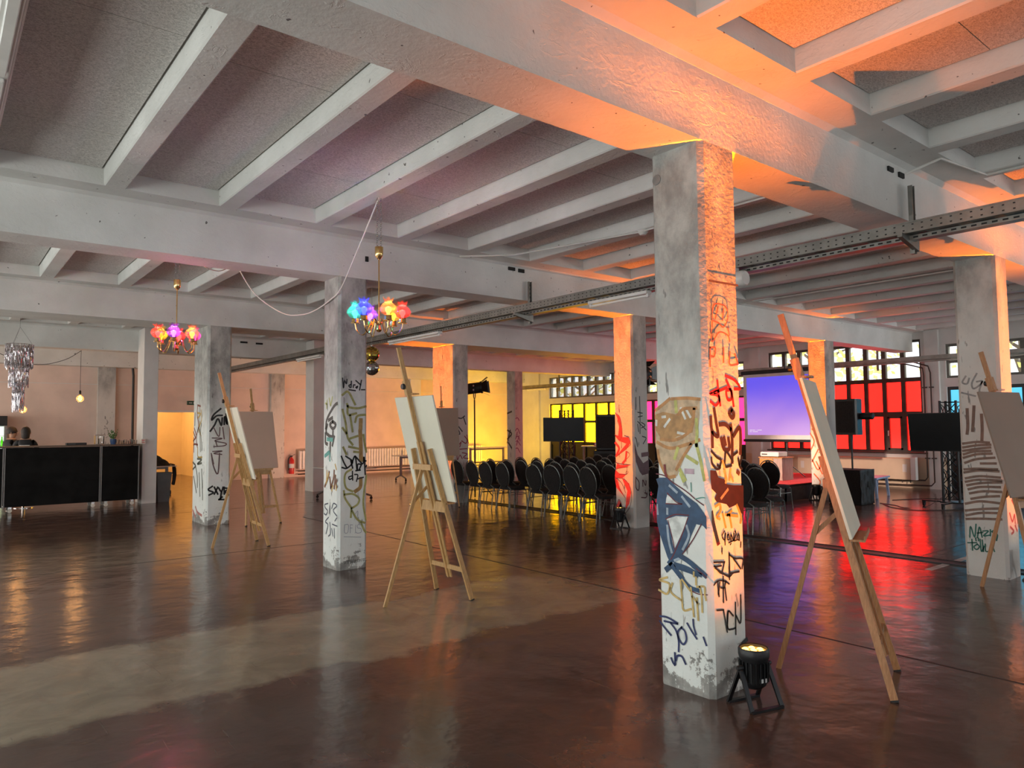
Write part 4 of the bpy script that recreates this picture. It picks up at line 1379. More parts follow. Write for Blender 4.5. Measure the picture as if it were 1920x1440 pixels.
def folding_table(x, y, rz, L, label, D=.7, h=.74, foot=True):
    t = thing('folding_table', label, 'table', (x, y, 0), rz)
    MB().bbox(-L / 2, -D / 2, h - .025, L / 2, D / 2, h, .004).build('top', M['white_top'], t)
    for s in (-1, 1):
        xx = s * (L / 2 - .14)
        MB().box(xx - .03, -.03, .16, xx + .03, .03, h - .025).build('post', M['grey_metal'], t)
        MB().tube([(xx, -D / 2 + .06, .09), (xx, -.05, .17), (xx, .05, .17), (xx, D / 2 - .06, .09)], .022, 8).build('foot_bar', M['grey_metal'], t, True)
        for q in (-1, 1):
            c = MB().box(xx - .016, q * (D / 2 - .06) - .012, .05, xx + .016, q * (D / 2 - .06) + .012, .10).build('caster', M['black'], t)
            MB().lathe([(0, -.012), (.034, -.012), (.036, 0), (.034, .012), (0, .012)], 12, (xx, q * (D / 2 - .06), .037), Matrix.Rotation(PI / 2, 3, 'Y')).build('wheel', M['rubber'], c, True)
    MB().bar((-L / 2 + .14, 0, h - .07), (L / 2 - .14, 0, h - .07), .03, .05).build('beam', M['grey_metal'], t)
    return t


folding_table(.55, 17.7, .1, 1.3, 'table piled with coats beside the doorway')
t = thing('coat_pile', 'heap of dark coats on the table by the doorway', 'coat', (.62, 17.6, .741), .3)
b = MB()
vs, fs = [], []
NX, NY = 18, 12
for i in range(NX):
    for j in range(NY):
        u, v = i / (NX - 1) * 2 - 1, j / (NY - 1) * 2 - 1
        k = max(0, 1 - u * u) ** .5 * max(0, 1 - v * v) ** .5
        z = k * (.26 + .10 * mnoise.noise(Vector((u * 2.5, v * 2.5, 1.3)))) + .004
        vs.append((u * .42, v * .27, z))
for i in range(NX - 1):
    for j in range(NY - 1):
        a = i * NY + j
        fs.append((a, a + NY, a + NY + 1, a + 1))
b.add(vs, fs).build('jacket', M['dark_jacket'], t, True)
t = thing('jacket', 'black jacket hanging over the end of the coat table', 'jacket', (1.17, 17.72, .745))
b = MB()
vs, fs = [], []
prof = [(-.25, .008), (-.1, .012), (0, .015), (.03, .005), (.05, -.10), (.06, -.25), (.05, -.40), (.03, -.52)]
for i, (px_, pz) in enumerate(prof):
    for j in range(9):
        yy = -.14 + .28 * j / 8
        vs.append((px_ + .02 * math.sin(j * 1.9) * (i > 3), yy * (1 - .35 * (i > 5)), pz + .03 * (j % 3 == 0) * (i == 7)))
for i in range(len(prof) - 1):
    for j in range(8):
        a = i * 9 + j
        fs.append((a, a + 1, a + 10, a + 9))
b.add(vs, fs)
o = b.build('cloth', M['black_matt'], t, True)
sm = o.modifiers.new('thick', 'SOLIDIFY')
sm.thickness = .02
t = thing('exit_sign', 'small dark green exit sign above the bright doorway', 'sign', (2.62, 21.30, 2.44))
MB().bbox(-.16, 0, 0, .16, .05, .13, .006).build('case', M['exit_green'], t)
MB().box(.03, -.002, .03, .12, .0, .10).box(-.11, -.002, .055, -.01, .0, .075).build('pictogram', M['label_white'], t)
MB().box(-.01, .05, .05, .01, .2, .08).build('bracket', M['white_metal'], t)
# warm lamp in the side room
t = thing('ceiling_lamp', 'warm ceiling lamp in the room beyond the doorway', 'lamp', (1.3, 24.0, 3.2))
M['warm_lamp'] = emat('lit_warm_diffuser', (1.0, .62, .25), 6.0)
MB().lathe([(0, -.10), (.12, -.09), (.18, -.05), (.19, 0), (0, 0)], 20).build('diffuser', M['warm_lamp'], t, True)
MB().lathe([(.20, -.02), (.20, 0), (0, 0)], 20).build('base', M['white_metal'], t, True)
L = bpy.data.lights.new('warm_light', 'POINT')
L.energy, L.color, L.shadow_soft_size = 240, (1.0, .50, .13), .15
o = bpy.data.objects.new('warm_light', L)
COL.objects.link(o)
o.parent = t
o.location = (0, 0, -.3)
t = thing('fire_extinguisher', 'red fire extinguisher on the wall beside the small scribbled pilaster', 'extinguisher', (5.88, 21.36, .12))
MB().lathe([(0, 0), (.085, 0), (.09, .02), (.09, .45), (.06, .52), (.03, .55), (.03, .58), (0, .58)], 18).build('cylinder', M['red_paint'], t, True)
MB().box(-.02, -.05, .57, .02, .05, .62).bar((0, 0, .61), (.12, 0, .66), .02, .015).build('valve', M['black'], t)
MB().tube(smooth_path([(-.03, 0, .6), (-.11, 0, .5), (-.12, -.02, .3), (-.11, -.03, .12)], 5), .014, 8).build('hose', M['black'], t, True)
MB().lathe([(.0905, .2), (.0915, .2), (.0915, .34), (.0905, .34)], 18).build('label_sheet', M['label_white'], t, True)
MB().box(-.04, .085, .3, .04, .14, .36).build('wall_mount', M['grey_metal'], t)


# ------------------------------------------------------------------ radiators and pipes
def radiator(x, y, rz, L, h, z0, label):
    t = thing('radiator', label, 'radiator', (x, y, z0), rz)
    n = int(L / .11)
    for k in range(n):
        MB().bbox(-L / 2 + k * .11 + .008, -.06, 0, -L / 2 + k * .11 + .094, .04, h, .012).build('fin', M['white_metal'], t)
    for z in (.06, h - .06):
        MB().tube([(-L / 2, -.01, z), (L / 2 + .1, -.01, z)], .025, 8).build('header_pipe', M['white_metal'], t, True)
    MB().box(-L / 2 + .1, .04, h - .2, -L / 2 + .14, .07, h - .1).box(L / 2 - .14, .04, h - .2, L / 2 - .1, .07, h - .1).build('bracket', M['white_metal'], t)
    return t


radiator(6.55, 21.27, 0, .9, .64, .26, 'white radiator beside the fire extinguisher')
radiator(9.6, 21.27, 0, 2.2, .64, .26, 'long white radiator on the far wall behind the table')
radiator(13.0, 21.27, 0, 1.9, .64, .26, 'white radiator on the yellow-lit wall')
t = thing('radiator', 'flat beige panel radiator under the red window', 'radiator', (15.84, 6.9, .22), PI / 2)
MB().bbox(-1.6, -.06, 0, 1.5, .06, .55, .012).build('panel', M['dado'], t)  # same beige, uplight painted into the radiator colour
MB().box(-1.72, -.07, .0, -1.6, .07, .58).build('side_cover', M['plaster'], t)
MB().tube([(-1.55, -.02, -.08), (-1.55, -.02, .0)], .012, 6).tube([(-1.35, -.02, -.08), (-1.35, -.02, .0)], .012, 6).build('valve', M['pipe'], t)
MB().box(-1.5, .05, .2, -1.4, .065, .4).box(1.3, .05, .2, 1.4, .065, .4).build('bracket', M['plaster'], t)
for (pts, r, lab) in (
        ([(15.93, 5.8, 3.28), (15.93, 5.35, 3.2), (15.93, 4.98, 3.08), (15.93, 4.96, 2.9), (15.93, 4.96, .30), (15.93, 5.02, .22), (15.93, 5.6, .20), (15.93, 9.6, .20)], .018, 'dark heating pipe nearer the red window, bending along the wall foot'),
        ([(15.93, 5.5, 3.36), (15.93, 4.85, 3.12), (15.93, 4.80, 2.95), (15.93, 4.80, .18), (15.93, 4.88, .09), (15.93, 5.6, .08), (15.93, 9.6, .08)], .018, 'dark heating pipe nearer the blue door, lower along the wall foot')):
    t = thing('heating_pipe', lab, 'pipe', (0, 0, 0))
    MB().tube(pts, r, 8).build('pipe_run', M['pipe'], t, True)
    for z in (.78, 2.58):
        MB().box(15.93, pts[3][1] - .05, z - .015, 15.995, pts[3][1] + .05, z + .015).build('clip', M['pipe'], t)
for (z, lab) in ((.20, 'upper dark pipe along the foot of the far wall'), (.09, 'lower dark pipe along the foot of the far wall')):
    tag(MB().tube([(6.1, 21.33, z), (15.9, 21.33, z)], .018, 8).build('heating_pipe', M['pipe'], None, True), lab, 'pipe')
folding_table(8.35, 17.1, .03, 1.6, 'white folding table on castors in front of the far radiator', .7, .80)
folding_table(3.9, 13.2, 1.75, 1.6, 'folding table on castors mostly hidden by the graffiti column')
o = MB().lathe([(0, 0), (.03, 0), (.03, .14), (.012, .18), (.012, .22), (0, .22)], 12).build('bottle', M['white_case'], None, True, (7.75, 17.1, .801))
tag(o, 'small pale bottle standing on the folding table', 'bottle')
folding_table(12.2, 18.6, .0, 1.8, 'table with dark legs before the yellow-lit wall', .7, .92)


# ------------------------------------------------------------------ AV equipment
def truss_stand(x, y, rz, H, label, foot=.30):
    t = thing('truss_stand', label, 'truss stand', (x, y, 0), rz)
    s = .145
    for i in (-1, 1):
        for j in (-1, 1):
            MB().tube([(i * s, j * s, .12), (i * s, j * s, H)], .025, 10).build('chord', M['black_metal'], t, True)
    n = int((H - .2) / .32)
    for face in range(4):
        a, b_ = [((-s, -s), (s, -s)), ((s, -s), (s, s)), ((s, s), (-s, s)), ((-s, s), (-s, -s))][face]
        for k in range(n):
            z0, z1 = .15 + k * .32, .15 + (k + 1) * .32
            p, q = ((a, b_) if k % 2 else (b_, a))
            MB().tube([(*p, z0), (*q, z1)], .010, 6).build('brace', M['black_metal'], t, True)
            MB().tube([(*q, z0), (*p, z1)], .008, 6).build('brace', M['black_metal'], t, True)
        MB().tube([(*a, H - .03), (*b_, H - .03)], .010, 6).build('brace', M['black_metal'], t, True)
    MB().box(-s - .05, -s - .05, .10, s + .05, s + .05, .125).build('base_plate', M['black_metal'], t)
    for i, j in ((-1, 0), (1, 0), (0, -1), (0, 1)):
        c = MB().bar((i * .12, j * .12, .11), (i * (.3 + foot), j * (.3 + foot), .11), .05, .025).build('outrigger', M['black_metal'], t)
        ex, ey = i * (.27 + foot), j * (.27 + foot)
        MB().box(ex - .025, ey - .025, .06, ex + .025, ey + .025, .10).lathe([(0, -.018), (.044, -.018), (.046, 0), (.044, .018), (0, .018)], 14, (ex, ey, .047), Matrix.Rotation(PI / 2, 3, 'X')).build('caster', M['rubber'], c, True)
    return t


def television(loc, rz, tilt, w, h, label):
    o = thing('television', label, 'television', loc, 0, 'switched-off flat screens on truss stands')
    o.rotation_euler = (Matrix.Rotation(rz, 3, 'Z') @ Matrix.Rotation(tilt, 3, 'Y')).to_euler()
    MB().bbox(-.02, -w / 2, -h / 2, .02, w / 2, h / 2, .004).build('bezel', M['black'], o)
    MB().box(.0205, -w / 2 + .012, -h / 2 + .018, .022, w / 2 - .012, h / 2 - .012).build('screen', M['screen_off'], o)
    MB().bbox(-.06, -w * .3, -h * .35, -.019, w * .3, h * .2, .01).build('back_housing', M['black'], o)
    MB().box(-.16, -.12, -.12, -.058, .12, .12).build('wall_mount', M['black_metal'], o)
    return o


truss_stand(12.02, 2.95, 0, 2.12, 'black lattice truss on castors behind the screen at right')
television((11.68, 2.98, 1.50), PI, .12, 1.26, .76, 'large black television tilted forward on the right truss')
truss_stand(10.55, 12.55, .3, 2.14, 'black lattice truss behind the left television before the yellow window')
television((10.20, 12.30, 1.58), math.pi + .73, 0, 1.16, .68, 'black television above the chairs in front of the yellow window')

# loudspeaker on a pole above a covered subwoofer
t = thing('subwoofer', 'black cloth-covered subwoofer on the floor under the loudspeaker', 'loudspeaker', (11.43, 4.72, 0))
MB().bbox(-.30, -.345, 0, .30, .345, .72, .02).build('cabinet', M['black_matt'], t)
b = MB()
vs, fs = [], []
for side in range(2):
    pass
NX, NZ = 16, 12
for i in range(NX + 1):
    for j in range(NZ + 1):
        u, v = i / NX, j / NZ
        vs.append((-.305 + .61 * u, -.350 - .012 * math.sin(u * 23 + v * 5) * (1 - v * .6) - .006 * math.sin(u * 9 - v * 14), .01 + .715 * v))
for i in range(NX):
    for j in range(NZ):
        a = i * (NZ + 1) + j
        fs.append((a, a + NZ + 1, a + NZ + 2, a + 1))
o = b.add(vs, fs).build('cloth_cover', M['black_cloth'], t, True)
o.modifiers.new('thick', 'SOLIDIFY').thickness = .004
MB().box(-.02, -.372, .36, .10, -.352, .48).build('handle_opening', M['slot'], t)
MB().box(.0, -.3735, .36, .03, -.372, .385).build('connector', M['chrome'], t)
t = thing('loudspeaker', 'black loudspeaker on a pole in front of the red window', 'loudspeaker', (11.40, 4.66, .721), -.15)
MB().tube([(0, 0, 0), (0, 0, .72)], .018, 10).build('pole', M['black_metal'], t, True)
MB().lathe([(0, .6), (.03, .6), (.03, .72), (0, .72)], 12).build('pole_cup', M['black'], t, True)
b = MB()
b.prism([(-.20, -.13, .72), (-.20, .13, .72), (-.22, .19, .72), (.16, .24, .72), (.20, .21, .72), (.20, -.21, .72), (.16, -.24, .72), (-.22, -.19, .72)][::-1], (0, 0, .75))
b = MB().prism([(.18, -.14, .72), (.18, .14, .72), (-.14, .245, .72), (-.19, .23, .72), (-.19, -.23, .72), (-.14, -.245, .72)], (0, 0, .76))
b.build('cabinet', M['black'], t)
MB().bbox(-.205, -.205, .77, -.188, .205, 1.43, .006).build('grille', M['black_matt'], t)
MB().lathe([(0, 0), (.07, 0), (.07, .26), (.05, .28), (0, .28)], 14, (.05, -.20, 1.11), Matrix.Rotation(PI / 2, 3, 'X')).build('side_lamp', M['black'], t, True)
t = thing('cable_bundle', 'thin dark cables lying on the floor between subwoofer and truss', 'cable', (0, 0, 0))
for pts in ([(11.8, 4.3, .008), (11.6, 3.9, .008), (11.3, 3.6, .008), (11.6, 3.35, .008), (12.4, 3.2, .3), (12.3, 3.0, .9)], [(11.78, 4.25, .008), (11.2, 3.8, .008), (11.0, 3.3, .008), (11.3, 3.0, .008), (11.9, 2.7, .008)], [(12.6, 4.4, .008), (13.4, 4.0, .008), (13.9, 3.2, .008)]):
    MB().tube(smooth_path(pts, 6), .007, 5).build('lead', M['black'], t, True)

# stage with red carpet, cabinet, projector, screen
t = thing('stage', 'low stage with red carpet and black skirt behind the chairs', 'stage', (12.65, 7.7, 0))
MB().bbox(-1.85, -1.85, .30, 1.85, 1.85, .345, .005).build('deck', M['black_matt'], t)
MB().bbox(-1.87, -1.87, .345, 1.87, 1.87, .357, .003).build('carpet', M['red_carpet'], t)
for (a, b_, c, d) in ((-1.85, -1.85, 1.85, -1.82), (-1.85, -1.85, -1.82, 1.85), (1.82, -1.85, 1.85, 1.85), (-1.85, 1.82, 1.85, 1.85)):
    MB().box(a, b_, 0, c, d, .30).build('skirt', M['black_cloth'], t)
ZS = .358
t = thing('cabinet', 'small oak cabinet with drawer standing on the stage', 'cabinet', (12.0, 6.78, ZS))
MB().bbox(-.22, -.27, 0, .26, .32, .52, .004).build('body', M['cabinet_side'], t)
MB().bbox(-.235, -.05, .36, -.22, .31, .50, .003).build('drawer', M['cabinet'], t)
MB().bbox(-.235, -.05, .03, -.22, .31, .345, .003).build('door', M['cabinet'], t)
MB().bbox(-.24, -.29, .52, .28, .34, .54, .003).build('top', M['cabinet'], t)
for z in (.43, .30):
    MB().lathe([(0, 0), (.014, 0), (.018, .01), (0, .02)], 8, (-.236, .13, z), Matrix.Rotation(-PI / 2, 3, 'Y')).build('knob', M['black'], t, True)
t = thing('projector', 'white projector lying on the oak cabinet', 'projector', (12.0, 6.85, ZS + .541))
MB().bbox(-.20, -.24, .012, .20, .24, .12, .012).build('housing', M['white_case'], t)
MB().lathe([(0, 0), (.04, 0), (.045, .03), (.03, .03), (0, .02)], 14, (.2, .1, .065), Matrix.Rotation(PI / 2, 3, 'Y')).build('lens', M['black'], t, True)
MB().box(-.202, .05, .05, -.2, .2, .08).build('vent', M['grey_plastic'], t)
for sx in (-1, 1):
    for sy in (-1, 1):
        MB().lathe([(0, 0), (.015, 0), (.015, .014), (0, .014)], 8, (sx * .16, sy * .2, 0)).build('foot', M['rubber'], t)
# projection screen: wall of light with a violet gradient
nt = NT('projected_violet_slide')
x_, y_, z_ = nt.xyz()
g = nt.ramp(nt.math('ADD', z_, nt.math('MULTIPLY', nt.noise(1.5, 2), .25)), -.65, .85)
colr = nt.mix(g, (.58, .30, .80), (.12, .09, .88))
M['slide'] = nt.set(Base_Color=(.1, .1, .1), Roughness=.8, Emission_Color=colr, Emission_Strength=.95)
SX, SY0, SY1 = 13.2, 6.05, 8.42
t = thing('projection_screen', 'tripod projection screen showing a violet gradient slide behind the stage', 'projection screen', (SX, (SY0 + SY1) / 2, ZS))
hw = (SY1 - SY0) / 2
MB().box(.0, -hw, .92, .006, hw, 2.66).build('fabric', M['white_top'], t)
o = MB().box(-.004, -hw + .10, -.76, -.0, hw - .10, .76).build('slide', M['slide'], t, False, (-.001, 0, 1.80))
MB().bbox(-.04, -hw - .05, 2.64, .04, hw + .05, 2.74, .01).build('top_case', M['black_metal'], t)
MB().bbox(-.03, -hw - .03, .86, .03, hw + .03, .93, .008).build('bottom_bar', M['black'], t)
MB().tube([(.05, 0, .1), (.05, 0, 2.85)], .016, 8).build('mast', M['black_metal'], t, True)
for a in (0.3, 2.4, 4.5):
    MB().tube([(.05, 0, .35), (.05 + .55 * math.cos(a), .55 * math.sin(a), .012)], .011, 6).build('leg', M['black_metal'], t, True)
b = MB()
for (zz, segs) in ((1.16, ((0, .09), (.10, .16), (.19, .20), (.23, .36))), (1.12, ((0, .06), (.09, .24)))):
    for a, c in segs:
        b.box(-.0075, hw - .16 - c, zz, -.0065, hw - .16 - a, zz + .016)
b.build('slide_caption', emat('white_projected_lettering', (.9, .8, .95), 1.0), t)
t = thing('bench', 'pale blue bench behind the subwoofer', 'bench', (13.15, 4.98, 0), .15)
MB().bbox(-.5, -.16, .42, .5, .16, .46, .004).build('seat', M['lightblue'], t)
for s in (-1, 1):
    for q in (-1, 1):
        MB().bar((s * .42, q * .10, .42), (s * .45, q * .13, 0), .05, .05).build('leg', M['lightblue'], t)

# black speaker tower and bistro table behind the chairs
t = thing('speaker_tower', 'tall black loudspeaker tower left of the red graffiti column', 'loudspeaker', (10.45, 10.85, 0), .72)
MB().bbox(-.35, -.35, 0, .35, .35, 1.02, .02).build('lower_cabinet', M['black'], t)
MB().bbox(-.32, -.28, 1.02, .32, .28, 1.98, .02).build('upper_cabinet', M['black'], t)
MB().bbox(-.36, -.30, .08, -.348, .30, .94, .005).build('grille', M['black_matt'], t)
MB().bbox(-.333, -.25, 1.08, -.318, .25, 1.92, .005).build('grille', M['black_matt'], t)
t = thing('bar_table', 'white bar-height table before the yellow window', 'table', (11.55, 12.45, 0), .72)
MB().bbox(-.25, -.36, 1.06, .25, .36, 1.085, .004).build('top', M['white_top'], t)
for i in (-1, 1):
    for j in (-1, 1):
        MB().tube([(i * .2, j * .3, 0), (i * .2, j * .3, 1.06)], .013, 6).build('leg', M['grey_metal'], t, True)
t = thing('tablet', 'small red-edged tablet standing on the white table', 'tablet', (11.60, 12.3, 1.086), .72)
MB().bbox(-.06, -.13, 0, .06, .13, .015, .003).bar((.03, -.13, .05), (.03, .13, .05), .02, .09).build('case', M['red_paint'], t)
MB().box(.018, -.11, .015, .0195, .11, .085).build('screen', M['white_case'], t)


def stage_light(x, y, zl, rz, label, aim=None):
    t = thing('stage_light', label, 'stage light', (x, y, 0), rz, 'black theatre lanterns on stands')
    MB().tube([(0, 0, 0.02), (0, 0, zl - .28)], .018, 8).build('stand', M['black_metal'], t, True)
    for a in (0.4, 2.5, 4.6):
        MB().tube([(0, 0, .6), (.45 * math.cos(a), .45 * math.sin(a), .012)], .012, 6).build('stand_leg', M['black_metal'], t, True)
    MB().tube([(0, -.16, zl), (0, -.17, zl - .2), (0, 0, zl - .28), (0, .17, zl - .2), (0, .16, zl)], .012, 6).build('yoke', M['black_metal'], t, True)
    R = Matrix.Rotation(PI / 2 - .12, 3, 'Y')
    MB().lathe([(0, -.24), (.10, -.23), (.13, -.18), (.13, .14), (.145, .15), (.145, .19), (.12, .19), (.12, .16), (0, .16)], 18, (0, 0, zl), R).build('lantern', M['black'], t, True)
    for k in range(4):
        a = k * PI / 2
        ca, sa = math.cos(a), math.sin(a)
        q = [Vector((ca * .13 - sa * w, sa * .13 + ca * w, .19)) for w in (-.10, .10)] + [Vector((ca * .22 - sa * w, sa * .22 + ca * w, .34)) for w in (.15, -.15)]
        q = [R @ v + Vector((0, 0, zl)) for v in q]
        n = (q[1] - q[0]).cross(q[2] - q[0]).normalized() * .004
        MB().prism(q, n).build('barn_door', M['black_metal'], t)
    MB().lathe([(0, .155), (.115, .155), (.10, .175), (0, .185)], 16, (0, 0, zl), R).build('lens', M['glassware'], t, True)
    for z in (.05, -.05):
        MB().lathe([(0, 0), (.02, 0), (.02, .03), (0, .03)], 8, (0, -.165, zl + z), Matrix.Rotation(PI / 2, 3, 'X')).build('knob', M['chrome'], t, True)
    if aim:  # light added to this lantern to brighten the dark stage
        L = bpy.data.lights.new('lantern_beam', 'SPOT')
        L.energy, L.color, L.spot_size, L.spot_blend, L.shadow_soft_size = 2600, (1.0, .72, .58), .50, .7, .08
        o = bpy.data.objects.new('lantern_beam', L)
        COL.objects.link(o)
        o.parent = t
        d = (Vector(aim) - Vector((x, y, zl))).normalized()
        d = Matrix.Rotation(-rz, 3, 'Z') @ d
        o.location = Vector((0, 0, zl)) + d * .40
        o.rotation_euler = d.to_track_quat('-Z', 'Y').to_euler()
    return t


stage_light(6.28, 11.18, 2.60, -.75, 'black stage lantern with barn doors right of the column behind the pale canvas')
stage_light(6.35, 6.05, 2.62, .3, 'black stage lantern squeezed between red graffiti column and nearest column', (13.2, 6.6, .3))

# ------------------------------------------------------------------ graffiti: paint strokes lying on the column faces
PAINT = {}
LAY = {}


def paint_mat(c):
    k = tuple(round(x, 3) for x in c)
    if k not in PAINT:
        t = NT('spray_paint')
        f = t.noise(18, 4)
        PAINT[k] = t.set(Base_Color=t.mix(t.ramp(f, .3, .7), tuple(x * .75 for x in k), tuple(min(1, x * 1.15) for x in k)), Roughness=.55)
    return PAINT[k]


def graffiti(col, face, crop, colour, wpx, strokes, name='graffiti', fill=False, smooth=True):
    """strokes are outlines read off the wall; each point is carried along its ray to the column's face plane"""
    x0, y0, sc = crop
    ox, oy = col.location.x, col.location.y
    mx = max(v.co.x for v in col.data.vertices)
    my = max(v.co.y for v in col.data.vertices)
    k = LAY.get((col.name, face), 0)
    LAY[(col.name, face)] = k + 1
    off = .0012 + .00025 * k
    b = MB()
    lim = (CH * .6, (my if face == 'L' else mx) - .004)

    def to_face(p):
        d = ray(x0 + p[0] / sc, y0 + p[1] / sc)
        if face == 'L':
            t = (ox - CAM.x) / d.x
            q = CAM + d * t
            return Vector((q.y - oy, q.z, 0)), t
        t = (oy - CAM.y) / d.y
        q = CAM + d * t
        return Vector((q.x - ox, q.z, 0)), t

    def put(u, z, o):
        return (-o, u, z) if face == 'L' else (u, -o, z)
    for st in strokes:
        P, D = zip(*[to_face(p) for p in st])
        P = list(P)
        if fill:
            P = [Vector((min(max(p.x, lim[0]), lim[1]), p.y, 0)) for p in P]
            n = len(b.v)
            cpt = sum(P, Vector()) / len(P)
            b.v += [put(p.x, p.y, off) for p in P]
            f = tuple(range(n, n + len(P)))
            b.f.append(f)
            continue
        w = wpx / sc * (sum(D) / len(D)) / F_PX
        vd = ray(x0 + st[0][0] / sc, y0 + st[0][1] / sc).normalized()
        w /= max(.3, abs(vd.x) if face == 'L' else abs(vd.y)) ** .7
        Q = smooth_path(P, 5) if smooth else P
        if len(Q) < 2:
            continue
        ring = []
        for i, p in enumerate(Q):
            tg = Q[min(i + 1, len(Q) - 1)] - Q[max(i - 1, 0)]
            if tg.length < 1e-9:
                continue
            tg.normalize()
            nr = Vector((-tg.y, tg.x, 0)) * (w / 2)
            if i == 0:
                p = p - tg * w * .35
            if i == len(Q) - 1:
                p = p + tg * w * .35
            if not (lim[0] <= p.x <= lim[1]):
                ring.append(None)
                continue
            ring.append((p - nr, p + nr))
        for a, c in zip(ring[:-1], ring[1:]):
            if a is None or c is None:
                continue
            q = [Vector((min(max(v.x, lim[0]), lim[1]), v.y, 0)) for v in (a[0], a[1], c[1], c[0])]
            b.add([put(v.x, v.y, off) for v in q], [(0, 1, 2, 3)])
    if b.v:
        b.build(name, paint_mat(colour), col)


A_ = (1210, 700, 7.2)
B_ = (1210, 880, 7.2)
C_ = (1210, 1060, 7.2)
D_ = (595, 690, 8.47)
E_ = (595, 840, 8.47)
F_ = (350, 740, 11.08)
G_ = (1140, 740, 5.76)
H_ = (1780, 690, 3.893)
J_ = (0, 560, 3.0)
K_ = (1200, 240, 2.573)
N_ = (720, 640, 4.5)
BLK = (.012, .011, .011)
BRN = (.055, .018, .010)
# nearest column, left face: tan and orange field
graffiti(C1, 'L', A_, (.58, .42, .26), 0, [[(110, 520), (330, 345), (735, 345), (735, 560), (700, 880), (560, 1060), (430, 1390), (300, 1400), (130, 990)]], 'tan_field', True)
graffiti(C1, 'L', A_, (.46, .25, .09), 0, [[(110, 560), (240, 520), (440, 560), (560, 470), (680, 500), (640, 800), (430, 850), (330, 930), (210, 880), (140, 760)]], 'orange_field', True)
graffiti(C1, 'L', A_, (.72, .72, .66), 30, [[(110, 585), (170, 585)], [(230, 590), (270, 585)], [(480, 470), (540, 610)], [(560, 500), (610, 590)], [(150, 640), (150, 700)], [(260, 720), (330, 620)], [(440, 800), (560, 830)]], 'white_gap')
graffiti(C1, 'L', A_, (.50, .24, .08), 38, [[(360, 345), (560, 335), (735, 350)], [(110, 520), (230, 430), (330, 345)], [(440, 560), (520, 480), (690, 470)], [(660, 480), (640, 700), (560, 820), (400, 900), (210, 890)], [(110, 900), (330, 1010), (560, 960), (730, 900)], [(620, 960), (500, 1150), (420, 1300)], [(170, 1040), (200, 1200), (300, 1390), (400, 1390)]], 'orange_outline')
graffiti(C1, 'L', A_, (.55, .55, .16), 42, [[(410, 380), (420, 520)], [(690, 620), (700, 800), (690, 980)], [(690, 960), (740, 1150), (800, 1440)], [(560, 1120), (700, 1210)], [(440, 1010), (400, 1150)], [(470, 1300), (540, 1440)]], 'olive_line')
graffiti(C1, 'L', A_, (.50, .36, .42), 60, [[(550, 1320), (640, 1325)]], 'mauve_smudge')
graffiti(C1, 'L', B_, (.56, .60, .18), 42, [[(480, 60), (520, 160)], [(770, 40), (830, 190)]], 'olive_line')
# blue figure
BLU = (.030, .075, .155)
graffiti(C1, 'L', B_, BLU, 0, [[(130, 130), (200, 110), (300, 110), (420, 230), (540, 340), (700, 460), (790, 580), (850, 640), (860, 820), (780, 760), (690, 740), (620, 900), (560, 1060), (500, 1140), (400, 1260), (330, 1240), (300, 1180), (240, 1000), (190, 840), (140, 700), (140, 420), (180, 220)]], 'blue_figure', True)
graffiti(C1, 'L', B_, (.70, .73, .70), 0, [[(300, 340), (390, 410), (480, 465), (280, 462), (285, 400)], [(290, 670), (420, 630), (575, 640), (540, 760), (470, 920), (395, 1080), (370, 980), (350, 860), (310, 720)]], 'white_gap', True)
graffiti(C1, 'L', B_, (.36, .44, .52), 30, [[(330, 220), (430, 310)], [(500, 370), (600, 500)], [(160, 480), (170, 600)], [(300, 530), (300, 600)], [(560, 760), (590, 900), (510, 1080)], [(300, 760), (320, 960), (360, 1120)], [(400, 1230), (470, 1200)]], 'pale_blue_streak')
graffiti(C1, 'L', B_, (.13, .012, .025), 13, [[(120, 55), (260, 85), (380, 180), (560, 300), (700, 420), (860, 530)], [(300, 320), (420, 440), (500, 470), (280, 462)], [(280, 670), (400, 610), (590, 620)], [(580, 650), (500, 880), (400, 1120), (330, 1250)], [(310, 690), (370, 930), (400, 1080)], [(500, 1150), (640, 960), (760, 740)], [(800, 820), (870, 850)]], 'crimson_outline')
graffiti(C1, 'L', B_, BLU, 62, [[(330, 1250), (430, 1380), (500, 1470)], [(410, 1290), (560, 1340), (700, 1420)], [(290, 1350), (360, 1290)], [(480, 1170), (600, 1250), (740, 1370), (860, 1470)]], 'blue_stroke')
graffiti(C1, 'L', C_, BLU, 48, [[(370, 10), (470, 140), (600, 290), (720, 340)], [(430, 20), (600, 80), (750, 130)], [(650, 10), (800, 130)], [(780, 310), (890, 320)]], 'blue_stroke')
graffiti(C1, 'L', C_, (.13, .012, .025), 12, [[(690, 40), (820, 150), (890, 240)], [(600, 330), (720, 385), (880, 400)]], 'crimson_outline')
graffiti(C1, 'L', B_, (.10, .32, .26), 12, [[(120, 260), (160, 250)], [(620, 180), (625, 300)], [(680, 400), (780, 380), (855, 400)]], 'green_line')
graffiti(C1, 'L', A_, (.22, .02, .02), 28, [[(265, 1240), (275, 1340), (290, 1390)]], 'red_drip')
YEL = (.62, .44, .16)
graffiti(C1, 'L', C_, YEL, 24, [[(300, 160), (195, 195), (320, 240), (330, 320), (290, 385), (190, 330)], [(370, 240), (345, 340), (400, 410), (490, 470)], [(480, 200), (500, 430), (520, 600), (620, 590)], [(500, 190), (610, 340)], [(690, 160), (690, 260)], [(620, 300), (640, 480), (660, 690)], [(640, 420), (720, 520)], [(700, 440), (720, 740)], [(660, 90), (660, 150)], [(740, 290), (765, 420), (775, 630)], [(700, 290), (800, 290), (810, 400), (825, 470)]], 'yellow_tag')
NAV = (.028, .04, .13)
